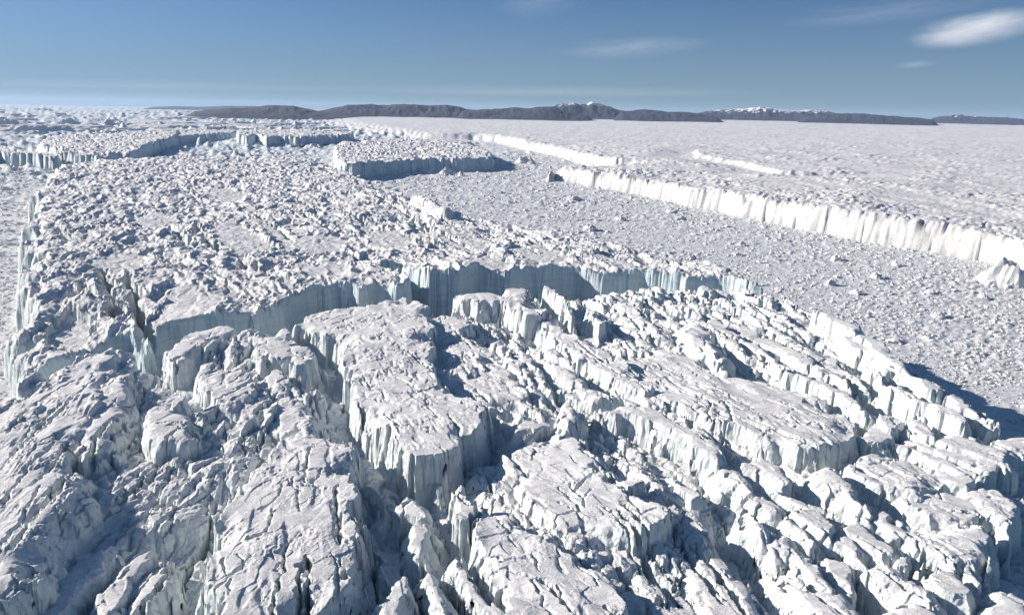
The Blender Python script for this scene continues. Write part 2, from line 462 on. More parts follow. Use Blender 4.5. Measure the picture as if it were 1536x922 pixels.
# (top outline, height above the general level, edge width, kind)
SLABS = [
    ('ice_slab', 4, 6, [(441, 483), (455, 467), (484, 458), (521, 456), (557, 454), (590, 447), (607, 448), (641, 457), (648, 475), (652, 500), (650, 535), (656, 562), (672, 592), (690, 601), (727, 606), (737, 621), (723, 643), (704, 657), (692, 668), (673, 680), (655, 684), (641, 686), (624, 693), (612, 685), (600, 663), (585, 648), (570, 638), (547, 622), (528, 601), (527, 581), (520, 565), (516, 545), (511, 534), (514, 517), (505, 504), (480, 500), (459, 489)]),
    ('ice_slab', 0, 7, [(303, 930), (309, 866), (303, 836), (306, 811), (324, 777), (336, 744), (353, 730), (385, 701), (405, 683), (412, 664), (432, 647), (462, 636), (484, 640), (507, 657), (533, 674), (545, 697), (527, 711), (533, 740), (538, 770), (547, 803), (536, 812), (542, 840), (524, 870), (480, 899), (440, 960), (303, 1000)]),
    ('ice_slab', -1, 13, [(-120, 720), (-30, 625), (40, 570), (95, 545), (130, 525), (165, 520), (172, 535), (150, 570), (150, 600), (125, 640), (100, 665), (95, 690), (120, 720), (125, 740), (110, 770), (85, 800), (60, 840), (30, 880), (0, 922), (-60, 1000), (-120, 1000)]),
    ('ice_slab', -1, 6, [(741, 690), (748, 673), (771, 659), (799, 650), (837, 645), (860, 649), (874, 661), (898, 682), (914, 691), (933, 703), (963, 729), (955, 737), (985, 757), (1001, 775), (985, 800), (960, 815), (920, 805), (870, 795), (828, 786), (799, 758), (781, 737), (766, 713), (745, 705)]),
    ('ice_slab', -1, 6, [(706, 786), (717, 760), (728, 748), (754, 758), (775, 768), (807, 790), (840, 808), (875, 835), (905, 865), (925, 880), (945, 930), (940, 1010), (760, 1010), (763, 920), (745, 884), (730, 868), (719, 855), (709, 830), (713, 808)]),
    ('ice_slab', 0, 6, [(945, 525), (1000, 512), (1018, 516), (1050, 545), (1072, 555), (1123, 566), (1154, 578), (1198, 590), (1229, 602), (1273, 627), (1281, 640), (1282, 660), (1254, 672), (1236, 679), (1203, 676), (1190, 669), (1168, 664), (1143, 657), (1122, 648), (1106, 639), (1081, 635), (1059, 626), (1031, 616), (1004, 605), (967, 585), (945, 572), (920, 560), (900, 548), (930, 540)]),
    ('ice_slab', 3, 6, [(806, 482), (830, 478), (850, 495), (880, 510), (905, 520), (945, 545), (960, 560), (985, 580), (967, 585), (920, 566), (885, 548), (858, 525), (842, 514), (820, 492)]),
    ('ice_block', 10, 7, [(680, 440), (700, 436), (714, 434), (730, 435), (754, 440), (760, 433), (772, 432), (790, 437), (803, 446), (806, 452), (800, 455), (820, 462), (824, 468), (815, 473), (800, 472), (790, 473), (783, 470), (770, 462), (750, 452), (730, 450), (716, 455), (705, 450), (690, 446)]),
    ('ice_fin', 14, 5, [(812, 428), (822, 428), (833, 436), (850, 446), (862, 465), (861, 475), (853, 460), (842, 448), (826, 439), (813, 433)]),
    ('ice_fin', 9, 5, [(876, 470), (881, 460), (890, 466), (898, 476), (905, 486), (902, 492), (890, 482)]),
    ('ice_block', 9, 16, [(1018, 506), (1028, 493), (1041, 482), (1052, 486), (1066, 500), (1077, 515), (1088, 540), (1084, 545), (1068, 530), (1050, 518)]),
    ('ice_ridge', 7, 6, [(1064, 497), (1090, 515), (1112, 525), (1135, 530), (1154, 541), (1174, 553), (1199, 565), (1236, 583), (1256, 590), (1284, 607), (1312, 616), (1300, 605), (1262, 582), (1236, 574), (1203, 561), (1190, 556), (1164, 543), (1133, 527), (1107, 514), (1075, 494)]),
    ('ice_ridge', 6, 5, [(1056, 487), (1068, 477), (1082, 484), (1096, 497), (1115, 507), (1143, 520), (1174, 536), (1203, 553), (1240, 569), (1270, 584), (1250, 578), (1205, 560), (1166, 541), (1135, 526), (1109, 513), (1080, 498)]),
    ('ice_ridge', 6, 5, [(1097, 490), (1107, 478), (1123, 482), (1145, 497), (1164, 507), (1193, 524), (1222, 543), (1256, 560), (1287, 580), (1260, 570), (1215, 552), (1170, 528), (1130, 508)]),
    ('ice_ridge', 5, 5, [(1125, 470), (1150, 478), (1180, 495), (1210, 520), (1250, 540), (1290, 568), (1310, 585), (1290, 578), (1250, 556), (1205, 530), (1160, 500)]),
    ('ice_block', 4, 6, [(1312, 585), (1340, 596), (1375, 606), (1400, 618), (1420, 630), (1400, 628), (1370, 612), (1335, 603)]),
    ('ice_ridge', 14, 5, [(1259, 503), (1290, 512), (1319, 530), (1335, 548), (1350, 560), (1330, 552), (1300, 532), (1275, 520)]),
    ('ice_ridge', 15, 5, [(1300, 550), (1340, 575), (1380, 590), (1430, 610), (1470, 632), (1450, 630), (1400, 610), (1350, 588)]),
    ('ice_ridge', 14, 5, [(1415, 590), (1432, 588), (1455, 605), (1480, 620), (1500, 635), (1480, 634), (1450, 616)]),
    ('ice_ridge', 19, 7, [(1215, 468), (1240, 470), (1280, 486), (1312, 504), (1335, 522), (1360, 542), (1390, 560), (1415, 578), (1405, 582), (1375, 566), (1345, 548), (1320, 530), (1295, 512), (1255, 488)]),
    ('ice_block', 5, 5, [(1352, 637), (1360, 628), (1385, 632), (1402, 645), (1405, 660), (1385, 655), (1365, 648)]),
    ('ice_block', 5, 5, [(1312, 618), (1335, 625), (1352, 640), (1345, 648), (1325, 640)]),
    ('ice_block', 3, 4, [(1367, 620), (1378, 612), (1398, 612), (1402, 622), (1390, 630), (1375, 628)]),
    ('ice_block', -2, 6, [(763, 656), (767, 642), (790, 626), (811, 626), (832, 637), (804, 647), (776, 654)]),
    ('ice_block', 4, 12, [(836, 612), (845, 602), (858, 604), (866, 622), (860, 640), (846, 638)]),
    ('ice_ridge', 6, 8, [(872, 606), (897, 607), (917, 607), (949, 604), (988, 617), (1022, 633), (1056, 651), (1079, 667), (1086, 680), (1078, 690), (1050, 675), (1030, 657), (1000, 643), (970, 628), (940, 619), (900, 614)]),
    ('ice_block', -2, 7, [(922, 692), (935, 684), (960, 698), (985, 715), (1000, 735), (985, 738), (962, 718)]),
    ('ice_block', -2, 7, [(1000, 700), (1020, 712), (1045, 728), (1060, 745), (1045, 748), (1020, 730)]),
    ('ice_block', 0, 14, [(1066, 682), (1086, 695), (1108, 706), (1124, 724), (1127, 736), (1118, 738), (1105, 725), (1085, 712), (1065, 700)]),
    ('ice_block', 2, 11, [(1110, 697), (1115, 690), (1135, 681), (1150, 684), (1165, 695), (1180, 712), (1187, 722), (1180, 730), (1165, 718), (1145, 708), (1125, 703)]),
    ('ice_block', -2, 9, [(1125, 750), (1130, 737), (1137, 733), (1145, 745), (1165, 752), (1178, 768), (1165, 770), (1145, 762)]),
    ('ice_block', -1, 7, [(1155, 728), (1160, 727), (1180, 737), (1205, 745), (1225, 756), (1238, 768), (1235, 775), (1215, 768), (1190, 760), (1170, 745)]),
    ('ice_block', 0, 16, [(1123, 758), (1132, 768), (1150, 782), (1160, 795), (1155, 805), (1135, 790), (1120, 780)]),
    ('ice_block', -3, 9, [(1168, 776), (1185, 770), (1200, 782), (1215, 800), (1228, 815), (1222, 822), (1205, 805), (1185, 790)]),
    ('ice_block', -1, 9, [(1187, 763), (1205, 757), (1222, 762), (1240, 770), (1248, 790), (1240, 800), (1220, 790), (1200, 775)]),
    ('ice_block', 2, 13, [(1219, 722), (1224, 708), (1240, 698), (1260, 708), (1278, 728), (1295, 742), (1306, 757), (1305, 772), (1298, 765), (1280, 750), (1255, 738), (1235, 730)]),
    ('ice_slab', -1, 7, [(1262, 700), (1270, 690), (1300, 674), (1330, 677), (1370, 690), (1410, 705), (1430, 715), (1460, 715), (1475, 722), (1480, 730), (1455, 735), (1420, 728), (1390, 738), (1345, 735), (1320, 728), (1290, 715)]),
    ('ice_block', 0, 6, [(1285, 655), (1300, 640), (1315, 636), (1345, 648), (1352, 660), (1340, 668), (1320, 665), (1300, 664)]),
    ('ice_slab', 0, 6, [(1350, 665), (1360, 652), (1400, 665), (1440, 680), (1475, 690), (1500, 700), (1490, 712), (1470, 712), (1440, 706), (1410, 696), (1380, 682)]),
    ('ice_block', 4, 8, [(1405, 658), (1420, 647), (1445, 650), (1470, 660), (1500, 675), (1515, 690), (1510, 705), (1490, 690), (1460, 680), (1430, 672)]),
    ('ice_block', 4, 8, [(1485, 670), (1490, 655), (1510, 648), (1550, 646), (1570, 670), (1525, 678), (1500, 675)]),
    ('ice_slab', -5, 9, [(1345, 745), (1370, 738), (1420, 738), (1460, 752), (1475, 760), (1470, 778), (1440, 782), (1400, 778), (1370, 765)]),
    ('ice_slab', -2, 9, [(1435, 738), (1460, 730), (1490, 730), (1520, 755), (1528, 785), (1515, 800), (1500, 780), (1475, 760)]),
    ('ice_slab', -1, 9, [(1308, 775), (1318, 765), (1335, 767), (1370, 790), (1400, 800), (1440, 782), (1475, 785), (1485, 810), (1490, 835), (1475, 850), (1440, 840), (1425, 845), (1400, 830), (1365, 815), (1335, 800)]),
    ('ice_block', -4, 6, [(1430, 848), (1440, 840), (1475, 850), (1482, 870), (1478, 880), (1455, 865)]),
    ('ice_block', -2, 7, [(1370, 850), (1390, 845), (1430, 855), (1462, 880), (1455, 905), (1420, 890), (1385, 868)]),
    ('ice_block', -3, 6, [(1335, 840), (1355, 832), (1380, 830), (1385, 845), (1365, 855), (1345, 850)]),
    ('ice_block', -2, 13, [(1302, 850), (1315, 838), (1335, 845), (1360, 860), (1400, 885), (1410, 900), (1395, 910), (1360, 885), (1330, 868)]),
    ('ice_block', -3, 8, [(1270, 790), (1280, 780), (1300, 790), (1325, 805), (1345, 825), (1335, 838), (1315, 825), (1290, 810)]),
    ('ice_block', -4, 11, [(1243, 812), (1250, 798), (1268, 795), (1285, 805), (1298, 825), (1300, 842), (1280, 835), (1260, 820)]),
    ('ice_block', -7, 8, [(1232, 840), (1240, 830), (1255, 838), (1275, 850), (1290, 885), (1285, 895), (1265, 870), (1245, 855)]),
    ('ice_block', -3, 14, [(1152, 810), (1165, 795), (1180, 800), (1190, 815), (1205, 828), (1215, 840), (1205, 845), (1195, 838), (1180, 825)]),
    ('ice_block', -5, 8, [(1195, 848), (1205, 838), (1225, 845), (1245, 870), (1255, 888), (1245, 890), (1220, 870)]),
    ('ice_block', -4, 16, [(1165, 850), (1180, 850), (1200, 862), (1225, 885), (1265, 890), (1290, 915), (1310, 960), (1230, 960), (1215, 915), (1190, 880)]),
    ('ice_block', -8, 10, [(1042, 868), (1046, 850), (1060, 842), (1080, 843), (1105, 858), (1122, 880), (1135, 905), (1155, 960), (1090, 960), (1060, 900)]),
    ('ice_block', -12, 7, [(1012, 830), (1020, 815), (1045, 808), (1060, 815), (1070, 825), (1060, 838), (1035, 845)]),
    ('ice_block', -5, 9, [(1478, 905), (1485, 890), (1500, 880), (1520, 890), (1550, 905), (1560, 960), (1490, 960)]),
    ('ice_block', -3, 8, [(1330, 915), (1345, 900), (1375, 905), (1420, 925), (1450, 960), (1350, 960)]),
    ('ice_block', 1, 8, [(217, 624), (227, 610), (247, 606), (262, 614), (284, 619), (286, 633), (284, 654), (258, 656), (240, 660), (228, 655), (222, 640)]),
    ('ice_block', 3, 7, [(252, 606), (260, 592), (269, 586), (276, 596), (272, 610)]),
    ('ice_slab', -2, 6, [(288, 558), (298, 545), (321, 542), (352, 548), (382, 564), (376, 589), (389, 607), (370, 615), (348, 615), (337, 613), (321, 599), (303, 593), (296, 578)]),
    ('ice_block', -4, 6, [(241, 538), (255, 515), (278, 496), (301, 492), (340, 484), (356, 492), (352, 501), (325, 503), (309, 509), (294, 525), (284, 538), (262, 550)]),
    ('ice_block', 0, 7, [(381, 522), (387, 500), (398, 503), (410, 498), (428, 488), (440, 492), (438, 510), (452, 517), (472, 520), (470, 540), (462, 550), (445, 550), (425, 540), (405, 535), (392, 540)]),
    ('ice_block', -6, 6, [(395, 560), (408, 552), (425, 556), (436, 570), (430, 590), (410, 590), (398, 578)]),
    ('ice_slab', -6, 8, [(400, 610), (425, 596), (450, 598), (468, 612), (475, 635), (450, 640), (420, 650), (400, 640)]),
    ('ice_block', -2, 8, [(640, 480), (655, 474), (672, 474), (700, 478), (703, 490), (690, 500), (668, 502), (652, 495)]),
    ('ice_slab', -5, 9, [(662, 520), (690, 505), (720, 512), (745, 535), (770, 570), (785, 598), (760, 608), (720, 600), (690, 590), (670, 560)]),
    ('ice_ridge', 0, 6, [(738, 512), (752, 508), (766, 528), (790, 552), (802, 572), (790, 572), (765, 548)]),
    ('ice_ridge', 0, 7, [(776, 530), (790, 534), (812, 548), (826, 568), (832, 590), (818, 585), (800, 560)]),
    ('ice_ridge', 1, 8, [(818, 542), (830, 538), (850, 552), (880, 568), (905, 585), (930, 598), (905, 600), (875, 590), (845, 570)]),
    ('ice_ridge', -12, 6, [(538, 712), (550, 714), (570, 732), (577, 760), (566, 750), (552, 730)]),
    ('ice_block', 1, 5, [(674, 745), (676, 728), (690, 722), (700, 727), (702, 740), (715, 745), (722, 735), (728, 745), (716, 760), (705, 785), (690, 775), (680, 765)]),
    ('ice_spire', -16, 7, [(628, 708), (640, 692), (655, 700), (668, 735), (655, 742), (640, 725)]),
    ('ice_spire', -18, 7, [(660, 700), (676, 690), (690, 700), (684, 722), (668, 722)]),
    ('ice_spire', -9, 8, [(602, 775), (604, 752), (615, 740), (628, 745), (638, 768), (642, 788), (625, 790)]),
    ('ice_spire', -11, 9, [(610, 812), (614, 792), (622, 782), (638, 789), (646, 806), (647, 825), (636, 845), (626, 838)]),
    ('ice_spire', -10, 9, [(550, 930), (562, 908), (582, 897), (592, 872), (600, 860), (607, 870), (613, 900), (622, 950), (545, 970)]),
    ('ice_spire', -10, 9, [(628, 868), (636, 856), (645, 850), (654, 862), (660, 882), (677, 906), (682, 940), (652, 950), (642, 902)]),
    ('ice_ridge', -6, 9, [(674, 850), (682, 837), (692, 834), (699, 850), (714, 870), (738, 890), (752, 916), (762, 960), (722, 960), (702, 902), (690, 870)]),
    ('ice_ridge', -4, 9, [(150, 560), (172, 545), (190, 560), (192, 590), (180, 640), (150, 680), (125, 690), (120, 660), (145, 610)]),
    ('ice_block', -16, 8, [(200, 870), (225, 850), (255, 840), (262, 860), (240, 890), (215, 930), (190, 930)]),
    ('ice_ridge', -14, 8, [(30, 930), (60, 880), (110, 850), (150, 820), (165, 830), (130, 870), (90, 930)]),
    ('ice_ridge', -14, 8, [(130, 930), (160, 880), (200, 840), (235, 815), (240, 825), (200, 870), (165, 930)]),
]
# level of the torn ground, depth of its crevasses, size of its blocks (m), by place
GROUND = [(-100, 800, 68, 8, 30), (30, 620, 66, 8, 24), (100, 560, 64, 9, 20), (170, 530, 64, 8, 16), (195, 545, 50, 6, 14), (205, 565, 42, 4, 14), (220, 580, 38, 3, 14), (235, 560, 36, 4, 14), (200, 620, 40, 3, 14), (205, 670, 42, 3, 14),
          (160, 700, 46, 4, 10), (220, 720, 52, 4, 7), (300, 690, 56, 4, 8), (180, 760, 46, 4, 7), (250, 780, 48, 4, 7), (130, 790, 44, 6, 12), (60, 880, 44, 8, 14), (160, 860, 44, 8, 12), (270, 840, 30, 3, 16), (285, 900, 26, 3, 16), (240, 920, 34, 6, 14),
          (330, 640, 60, 7, 9), (370, 640, 62, 7, 10), (350, 690, 60, 5, 9), (400, 620, 62, 7, 10), (440, 590, 58, 8, 12), (320, 520, 60, 9, 12), (370, 510, 62, 9, 10), (280, 575, 34, 4, 10), (390, 548, 54, 8, 10), (450, 560, 52, 8, 10),
          (480, 525, 30, 3, 12), (485, 560, 30, 3, 12), (500, 600, 30, 3, 14), (530, 645, 30, 3, 14), (565, 690, 32, 3, 14), (590, 735, 32, 3, 14), (585, 800, 36, 4, 14), (570, 850, 38, 4, 14), (640, 730, 38, 6, 12), (660, 770, 30, 4, 12), (600, 830, 32, 4, 14),
          (630, 920, 28, 3, 14), (690, 810, 40, 4, 14), (660, 830, 36, 4, 12), (715, 680, 30, 3, 10), (735, 650, 40, 4, 10), (760, 630, 54, 6, 9), (745, 720, 56, 5, 9), (790, 770, 60, 5, 8), (770, 740, 54, 4, 9),
          (668, 490, 62, 9, 12), (670, 550, 60, 8, 12), (730, 490, 58, 10, 12), (760, 500, 48, 8, 12), (790, 520, 46, 6, 12), (700, 560, 68, 9, 12), (780, 590, 64, 10, 12), (830, 600, 60, 9, 10), (860, 540, 60, 9, 11), (840, 590, 50, 6, 12), (810, 610, 60, 8, 9),
          (690, 605, 66, 6, 8), (740, 610, 66, 6, 9), (790, 620, 66, 6, 7),
          (850, 470, 50, 9, 12), (870, 450, 56, 10, 11), (920, 450, 68, 9, 12), (960, 445, 70, 8, 12), (1040, 445, 66, 11, 11), (1000, 470, 64, 12, 14), (920, 490, 70, 8, 14), (980, 490, 72, 8, 16), (1060, 460, 64, 12, 12), (1100, 450, 66, 10, 11),
          (1150, 460, 71, 9, 11), (1200, 480, 75, 8, 11), (1280, 515, 84, 8, 11), (1240, 530, 70, 9, 12), (1340, 560, 88, 9, 11), (1290, 590, 62, 8, 12), (1420, 600, 88, 9, 10), (1480, 632, 84, 8, 10), (1345, 615, 58, 9, 12), (1420, 640, 56, 9, 10), (1520, 640, 56, 9, 12),
          (890, 640, 52, 5, 8), (920, 660, 54, 5, 8), (960, 680, 56, 5, 7), (1000, 690, 54, 5, 7), (1030, 700, 54, 5, 7), (1040, 640, 58, 6, 12), (950, 590, 62, 7, 12), (1100, 660, 54, 5, 12), (1000, 740, 62, 5, 6), (1040, 760, 60, 5, 6), (1050, 800, 58, 4, 6), (980, 830, 62, 4, 6), (950, 870, 58, 4, 6),
          (1000, 880, 56, 5, 7), (1080, 790, 44, 4, 7), (1090, 830, 38, 4, 7), (1110, 860, 38, 4, 8), (1150, 900, 36, 4, 8), (1020, 920, 56, 5, 8), (870, 810, 66, 4, 8), (920, 830, 64, 4, 7),
          (1150, 730, 46, 5, 10), (1200, 730, 46, 5, 12), (1200, 700, 50, 5, 12), (1260, 770, 44, 4, 12), (1230, 790, 40, 4, 10), (1220, 830, 40, 4, 10), (1290, 860, 38, 4, 10), (1300, 900, 36, 4, 10), (1330, 790, 44, 4, 10), (1290, 690, 48, 5, 12), (1345, 735, 54, 5, 12),
          (1400, 735, 52, 5, 12), (1430, 870, 46, 5, 12), (1470, 900, 42, 5, 12), (1520, 850, 34, 4, 14), (1530, 720, 52, 6, 12), (1600, 700, 56, 8, 16), (1600, 850, 40, 8, 16), (1400, 760, 58, 5, 12), (1500, 690, 56, 5, 12)]
STRIA = {2: 1.0, 0: 0.5, 1: 0.3, 5: 0.35}
TILT = {2: (0.07, 0.0)}
# which way the ice is drawn out: pairs of points
GRAIN = [((0, 880), (150, 560)), ((30, 720), (150, 540)), ((130, 900), (230, 800)), ((200, 760), (300, 690)), ((350, 900), (380, 720)), ((500, 860), (500, 700)), ((300, 600), (370, 560)), ((430, 500), (470, 590)), ((460, 500), (620, 470)),
         ((560, 540), (690, 640)), ((660, 490), (800, 600)), ((700, 560), (820, 680)), ((760, 690), (880, 800)), ((720, 780), (860, 920)), ((900, 740), (1000, 860)), ((860, 480), (980, 560)), ((1060, 490), (1200, 565)), ((950, 540), (1200, 660)), ((1150, 460), (1480, 630)),
         ((1300, 620), (1500, 710)), ((1120, 710), (1240, 830)), ((1240, 710), (1330, 800)), ((1350, 850), (1450, 910)), ((1350, 745), (1500, 790)), ((1180, 850), (1300, 930)), ((890, 600), (1080, 690)), ((1040, 800), (1130, 920))]
CRACKS = [([(877, 746), (862, 733), (869, 725), (880, 715), (893, 708), (905, 700), (915, 692)], 1.6, 4), ([(838, 726), (850, 738), (858, 748)], 1.1, 2.5), ([(858, 748), (868, 757), (868, 770), (875, 780)], 1.3, 3), ([(825, 783), (840, 770), (862, 765)], 1.1, 2.5),
          ([(940, 745), (955, 765), (962, 780)], 1.3, 3), ([(925, 765), (935, 785)], 1.2, 3), ([(1060, 596), (1066, 605), (1062, 618), (1066, 626)], 1.6, 4), ([(1086, 600), (1094, 615), (1096, 628), (1083, 640)], 1.8, 5),
          ([(730, 760), (745, 770), (758, 785), (765, 795)], 1.4, 3), ([(718, 805), (735, 800), (760, 792)], 1.2, 2.5), ([(762, 800), (775, 812)], 1.0, 2), ([(400, 700), (440, 707), (500, 705), (524, 706)], 1.0, 2), ([(430, 720), (445, 735), (450, 765)], 1.0, 2.2), ([(509, 840), (505, 870), (512, 905), (520, 922)], 1.4, 4),
          ([(335, 830), (337, 858)], 1.0, 2), ([(345, 865), (343, 885)], 1.0, 2), ([(317, 862), (350, 854), (378, 828)], 1.0, 2), ([(452, 862), (447, 890)], 1.0, 2.4), ([(497, 830), (503, 850)], 1.0, 2.5), ([(405, 905), (412, 920)], 1.0, 2),
          ([(960, 555), (1000, 575), (1040, 592), (1090, 600)], 1.2, 2.5), ([(870, 530), (910, 552), (960, 578), (1000, 598)], 1.4, 3), ([(940, 512), (970, 535), (1010, 560), (1060, 580)], 1.3, 2.5), ([(1020, 560), (1060, 585), (1100, 598)], 1.0, 2),
          ([(560, 560), (600, 575), (640, 600), (665, 608)], 1.3, 2.5), ([(545, 570), (560, 590), (575, 592)], 1.4, 3), ([(644, 622), (655, 635), (663, 642)], 1.2, 3), ([(672, 634), (685, 650), (690, 660)], 1.3, 3.5), ([(575, 625), (590, 636), (603, 650)], 1.1, 2.5),
          ([(1345, 680), (1360, 672), (1410, 696), (1330, 676)], 1.2, 3), ([(1340, 682), (1332, 692)], 1.0, 2.5), ([(1410, 697), (1400, 705)], 1.2, 3), ([(1360, 795), (1400, 815), (1440, 842)], 1.4, 4), ([(1345, 795), (1395, 832)], 1.2, 3), ([(1360, 862), (1370, 850), (1385, 848)], 1.2, 3),
          ([(1320, 845), (1360, 870), (1400, 895)], 1.4, 4), ([(10, 640), (60, 590), (110, 560)], 1.3, 3), ([(0, 700), (40, 640), (90, 600)], 1.5, 3.5), ([(0, 760), (50, 690), (80, 660)], 1.5, 4), ([(20, 830), (60, 770), (90, 740)], 1.5, 4), ([(0, 830), (40, 770), (60, 730)], 1.4, 3), ([(60, 640), (100, 600), (140, 560)], 1.4, 3),
          ([(790, 770), (830, 790), (870, 820), (910, 850), (935, 875)], 2.0, 5), ([(820, 800), (860, 835), (900, 875)], 1.0, 2)]


def build_near():
    X, Y = polar(math.radians(-40), math.radians(40), 1130, math.radians(43), math.radians(10.8), 740, 70.0)
    wx = X + 2.6 * noise(X / 24, Y / 24, 1) + 1.0 * noise(X / 8, Y / 8, 2) + 0.6 * noise(X / 3.0, Y / 3.0, 3)
    wy = Y + 2.6 * noise(X / 24, Y / 24, 4) + 1.0 * noise(X / 8, Y / 8, 5) + 0.6 * noise(X / 3.0, Y / 3.0, 6)
    # straight-edged breaks: the outlines step from piece to piece
    v_ = vor(X / 9.0, Y / 9.0, 8)
    wx = wx + 2.6 * ((v_[4] & np.uint32(255)) / 127.5 - 1); wy = wy + 2.6 * (((v_[4] >> np.uint32(8)) & np.uint32(255)) / 127.5 - 1)
    side = X < -70 + 22 * noise(X / 60, Y / 60, 9)
    gx_, gy_ = X + 1.4 * noise(X / 9, Y / 9, 10), Y + 1.4 * noise(X / 9, Y / 9, 11)
    FA = np.where(side, facets(gx_, gy_, 1.15, 12, 2.0, 12), facets(gx_, gy_, -0.82, 12, 2.0, 13))
    FB = np.where(side, facets(gx_, gy_, 1.15, 3.8, 1.7, 14), facets(gx_, gy_, -0.82, 3.8, 1.7, 15))
    rng = np.random.default_rng(5)
    g = []
    for a, b, z, dp, cs in GROUND:
        z = 72 - (72 - z) * (0.58 if z > 40 else 0.70)
        x, y = unproj(a, b, z)
        g.append((x, y, z, dp, cs))
    g = np.array(g)
    zg, dep, csz = idw(g, X, Y, 2.0)
    gr = []
    for (a, b), (c, d) in GRAIN:
        p = np.array(unproj(a, b, 70)); q = np.array(unproj(c, d, 70))
        for t in (0.0, 0.5, 1.0):
            m = p + (q - p) * t
            th = math.atan2(q[1] - p[1], q[0] - p[0])
            gr.append((m[0], m[1], math.cos(2 * th), math.sin(2 * th)))
    gr = np.array(gr)
    c2, s2 = idw(gr, X, Y, 1.5)
    TH = 0.5 * np.arctan2(s2, c2)

    def at(F, x, y):
        R = np.hypot(X[:, 0], Y[:, 0]); PH = np.arctan2(X[0], Y[0])
        i = int(np.clip(np.searchsorted(R, math.hypot(x, y)), 0, len(R) - 1)); j = int(np.clip(np.searchsorted(PH, math.atan2(x, y)), 0, len(PH) - 1))
        return float(F[i, j])
    out = np.array([unproj(a, b, 84.0 if a > 1240 and b < 641 else 70.0) for a, b in NEAR_OUT])
    # seeds by dart throwing with the local size
    seeds = []
    bx0, bx1, by0, by1 = out[:, 0].min(), out[:, 0].max(), 180, out[:, 1].max() + 10
    cand = np.stack([rng.uniform(-900, 1000, 16000), rng.uniform(180, 1300, 16000)], 1)
    ins = poly_sdf(out, cand[:, 0], cand[:, 1]) > -4
    PHm = math.radians(40)
    cand = cand[ins & (np.abs(np.arctan2(cand[:, 0], cand[:, 1])) < PHm)]
    buck = {}
    for x, y in cand:
        cs = at(csz, x, y) * rng.uniform(0.8, 1.25)
        th = at(TH, x, y) + rng.normal(0, 0.08)
        L, W = (cs * 3.0, cs * 0.55) if cs > 9.5 else (cs * 0.85, cs * 0.62)
        key = (int(x // 40), int(y // 40)); ok = True
        for i in (-1, 0, 1):
            for j in (-1, 0, 1):
                for (sx, sy, st, sl, sw) in buck.get((key[0] + i, key[1] + j), ()):
                    dx, dy = x - sx, y - sy
                    a = (dx * math.cos(st) + dy * math.sin(st)) / sl; b = (-dx * math.sin(st) + dy * math.cos(st)) / sw
                    if a * a + b * b < 1.5:
                        ok = False; break
                if not ok: break
            if not ok: break
        if ok:
            s = (x, y, th, L, W); seeds.append(s); buck.setdefault(key, []).append(s)
    F1, F2, ID = cells(X, Y, wx, wy, seeds)
    S = np.array(seeds); ns = len(seeds)
    print("near seeds", ns)
    hoff = rng.normal(0, 0.26, ns).clip(-0.6, 0.6); tl = rng.normal(0, 0.10, (ns, 2)); tl[:, 0] += 0.08
    W = S[ID, 4]
    bd = np.clip((F2 - F1), 0, 3) * W * 0.6
    cut = 1 - np.clip(bd / (W * 0.20 + 0.8), 0, 1) ** 0.7
    lx = X - S[ID, 0]; ly = Y - S[ID, 1]
    c, s = np.cos(TH), np.sin(TH)
    al = X * c + Y * s; ac = -X * s + Y * c          # for short-range drawn-out relief
    fine = 0.8 * sstep(6, 14, csz) * ridged(wx / 19, wy / 19, 3, 21, 0.55) + 1.5 * FA + 0.8 * FB + 0.15 * fbm(X / 1.8, Y / 1.8, 2, 31, 0.6)
    zbg = zg + dep * hoff[ID] + np.clip(lx * tl[ID, 0] + ly * tl[ID, 1], -0.5, 0.5) * 1.0 * np.minimum(dep, 9) * 0.6 - dep * cut + fine
    Z = zbg.copy()
    lab = 1000 + ID
    top = zbg + dep * cut
    # --- traced slabs
    relief = 0
    names = {}
    for k, (nm, dz, ew, pts) in enumerate(SLABS):
        z0 = ZN + dz
        P = up(pts, z0)
        cx, cy = P.mean(0); rad = np.hypot(P[:, 0] - cx, P[:, 1] - cy).max() + ew + 14
        win = sub_window(X, Y, cx, cy, rad)
        if win is None: continue
        xx, yy = wx[win], wy[win]
        xs, ys = X[win], Y[win]
        d = poly_sdf(P, xx, yy)
        size = math.sqrt(abs(0.5 * np.sum(P[:, 0] * np.roll(P[:, 1], -1) - P[:, 1] * np.roll(P[:, 0], -1))))
        big = float(np.clip((size - 20) / 60, 0, 1))
        d = d + (0.4 + 0.6 * big) * (5.0 * noise(xs / 30 + k, ys / 30, 42) + 2.5 * noise(xs / 11, ys / 11 + k, 43))
        # flutes cut down the faces
        fl = noise(xs / 5.5 + 31 * k, ys / 5.5, 40) * 0.45 + noise(xs / 1.9, ys / 1.9 + 13 * k, 41) * 0.1
        ew_ = ew * np.clip(1.0 + 1.3 * noise(xs / 24 + 5 * k, ys / 24, 44), 0.45, 2.6)
        d = d + ew_ * 0.5 + fl * min(1.0, ew / 7)
        t = np.clip(d / ew_, 0, 1)
        prof = np.sqrt(1 - (1 - t) ** 2.0) if ew > 7 else np.clip(1 - (1 - t) ** 1.25, 0, 1)
        rng2 = np.random.default_rng(k)
        tx, ty = rng2.normal(0, 0.018, 2)
        tx += 0.05; ty += 0.01
        tx, ty = TILT.get(k, (tx, ty))
        am = 1.5 if nm == 'ice_slab' else 0.9
        stria = STRIA.get(k, 0.25)
        th0 = float(np.median(TH[win]))
        a_ = xs * math.cos(th0) + ys * math.sin(th0); b_ = -xs * math.sin(th0) + ys * math.cos(th0)
        ruff = sstep(-0.35, 0.5, noise(xs / 28 + 3 * k, ys / 28, 45))
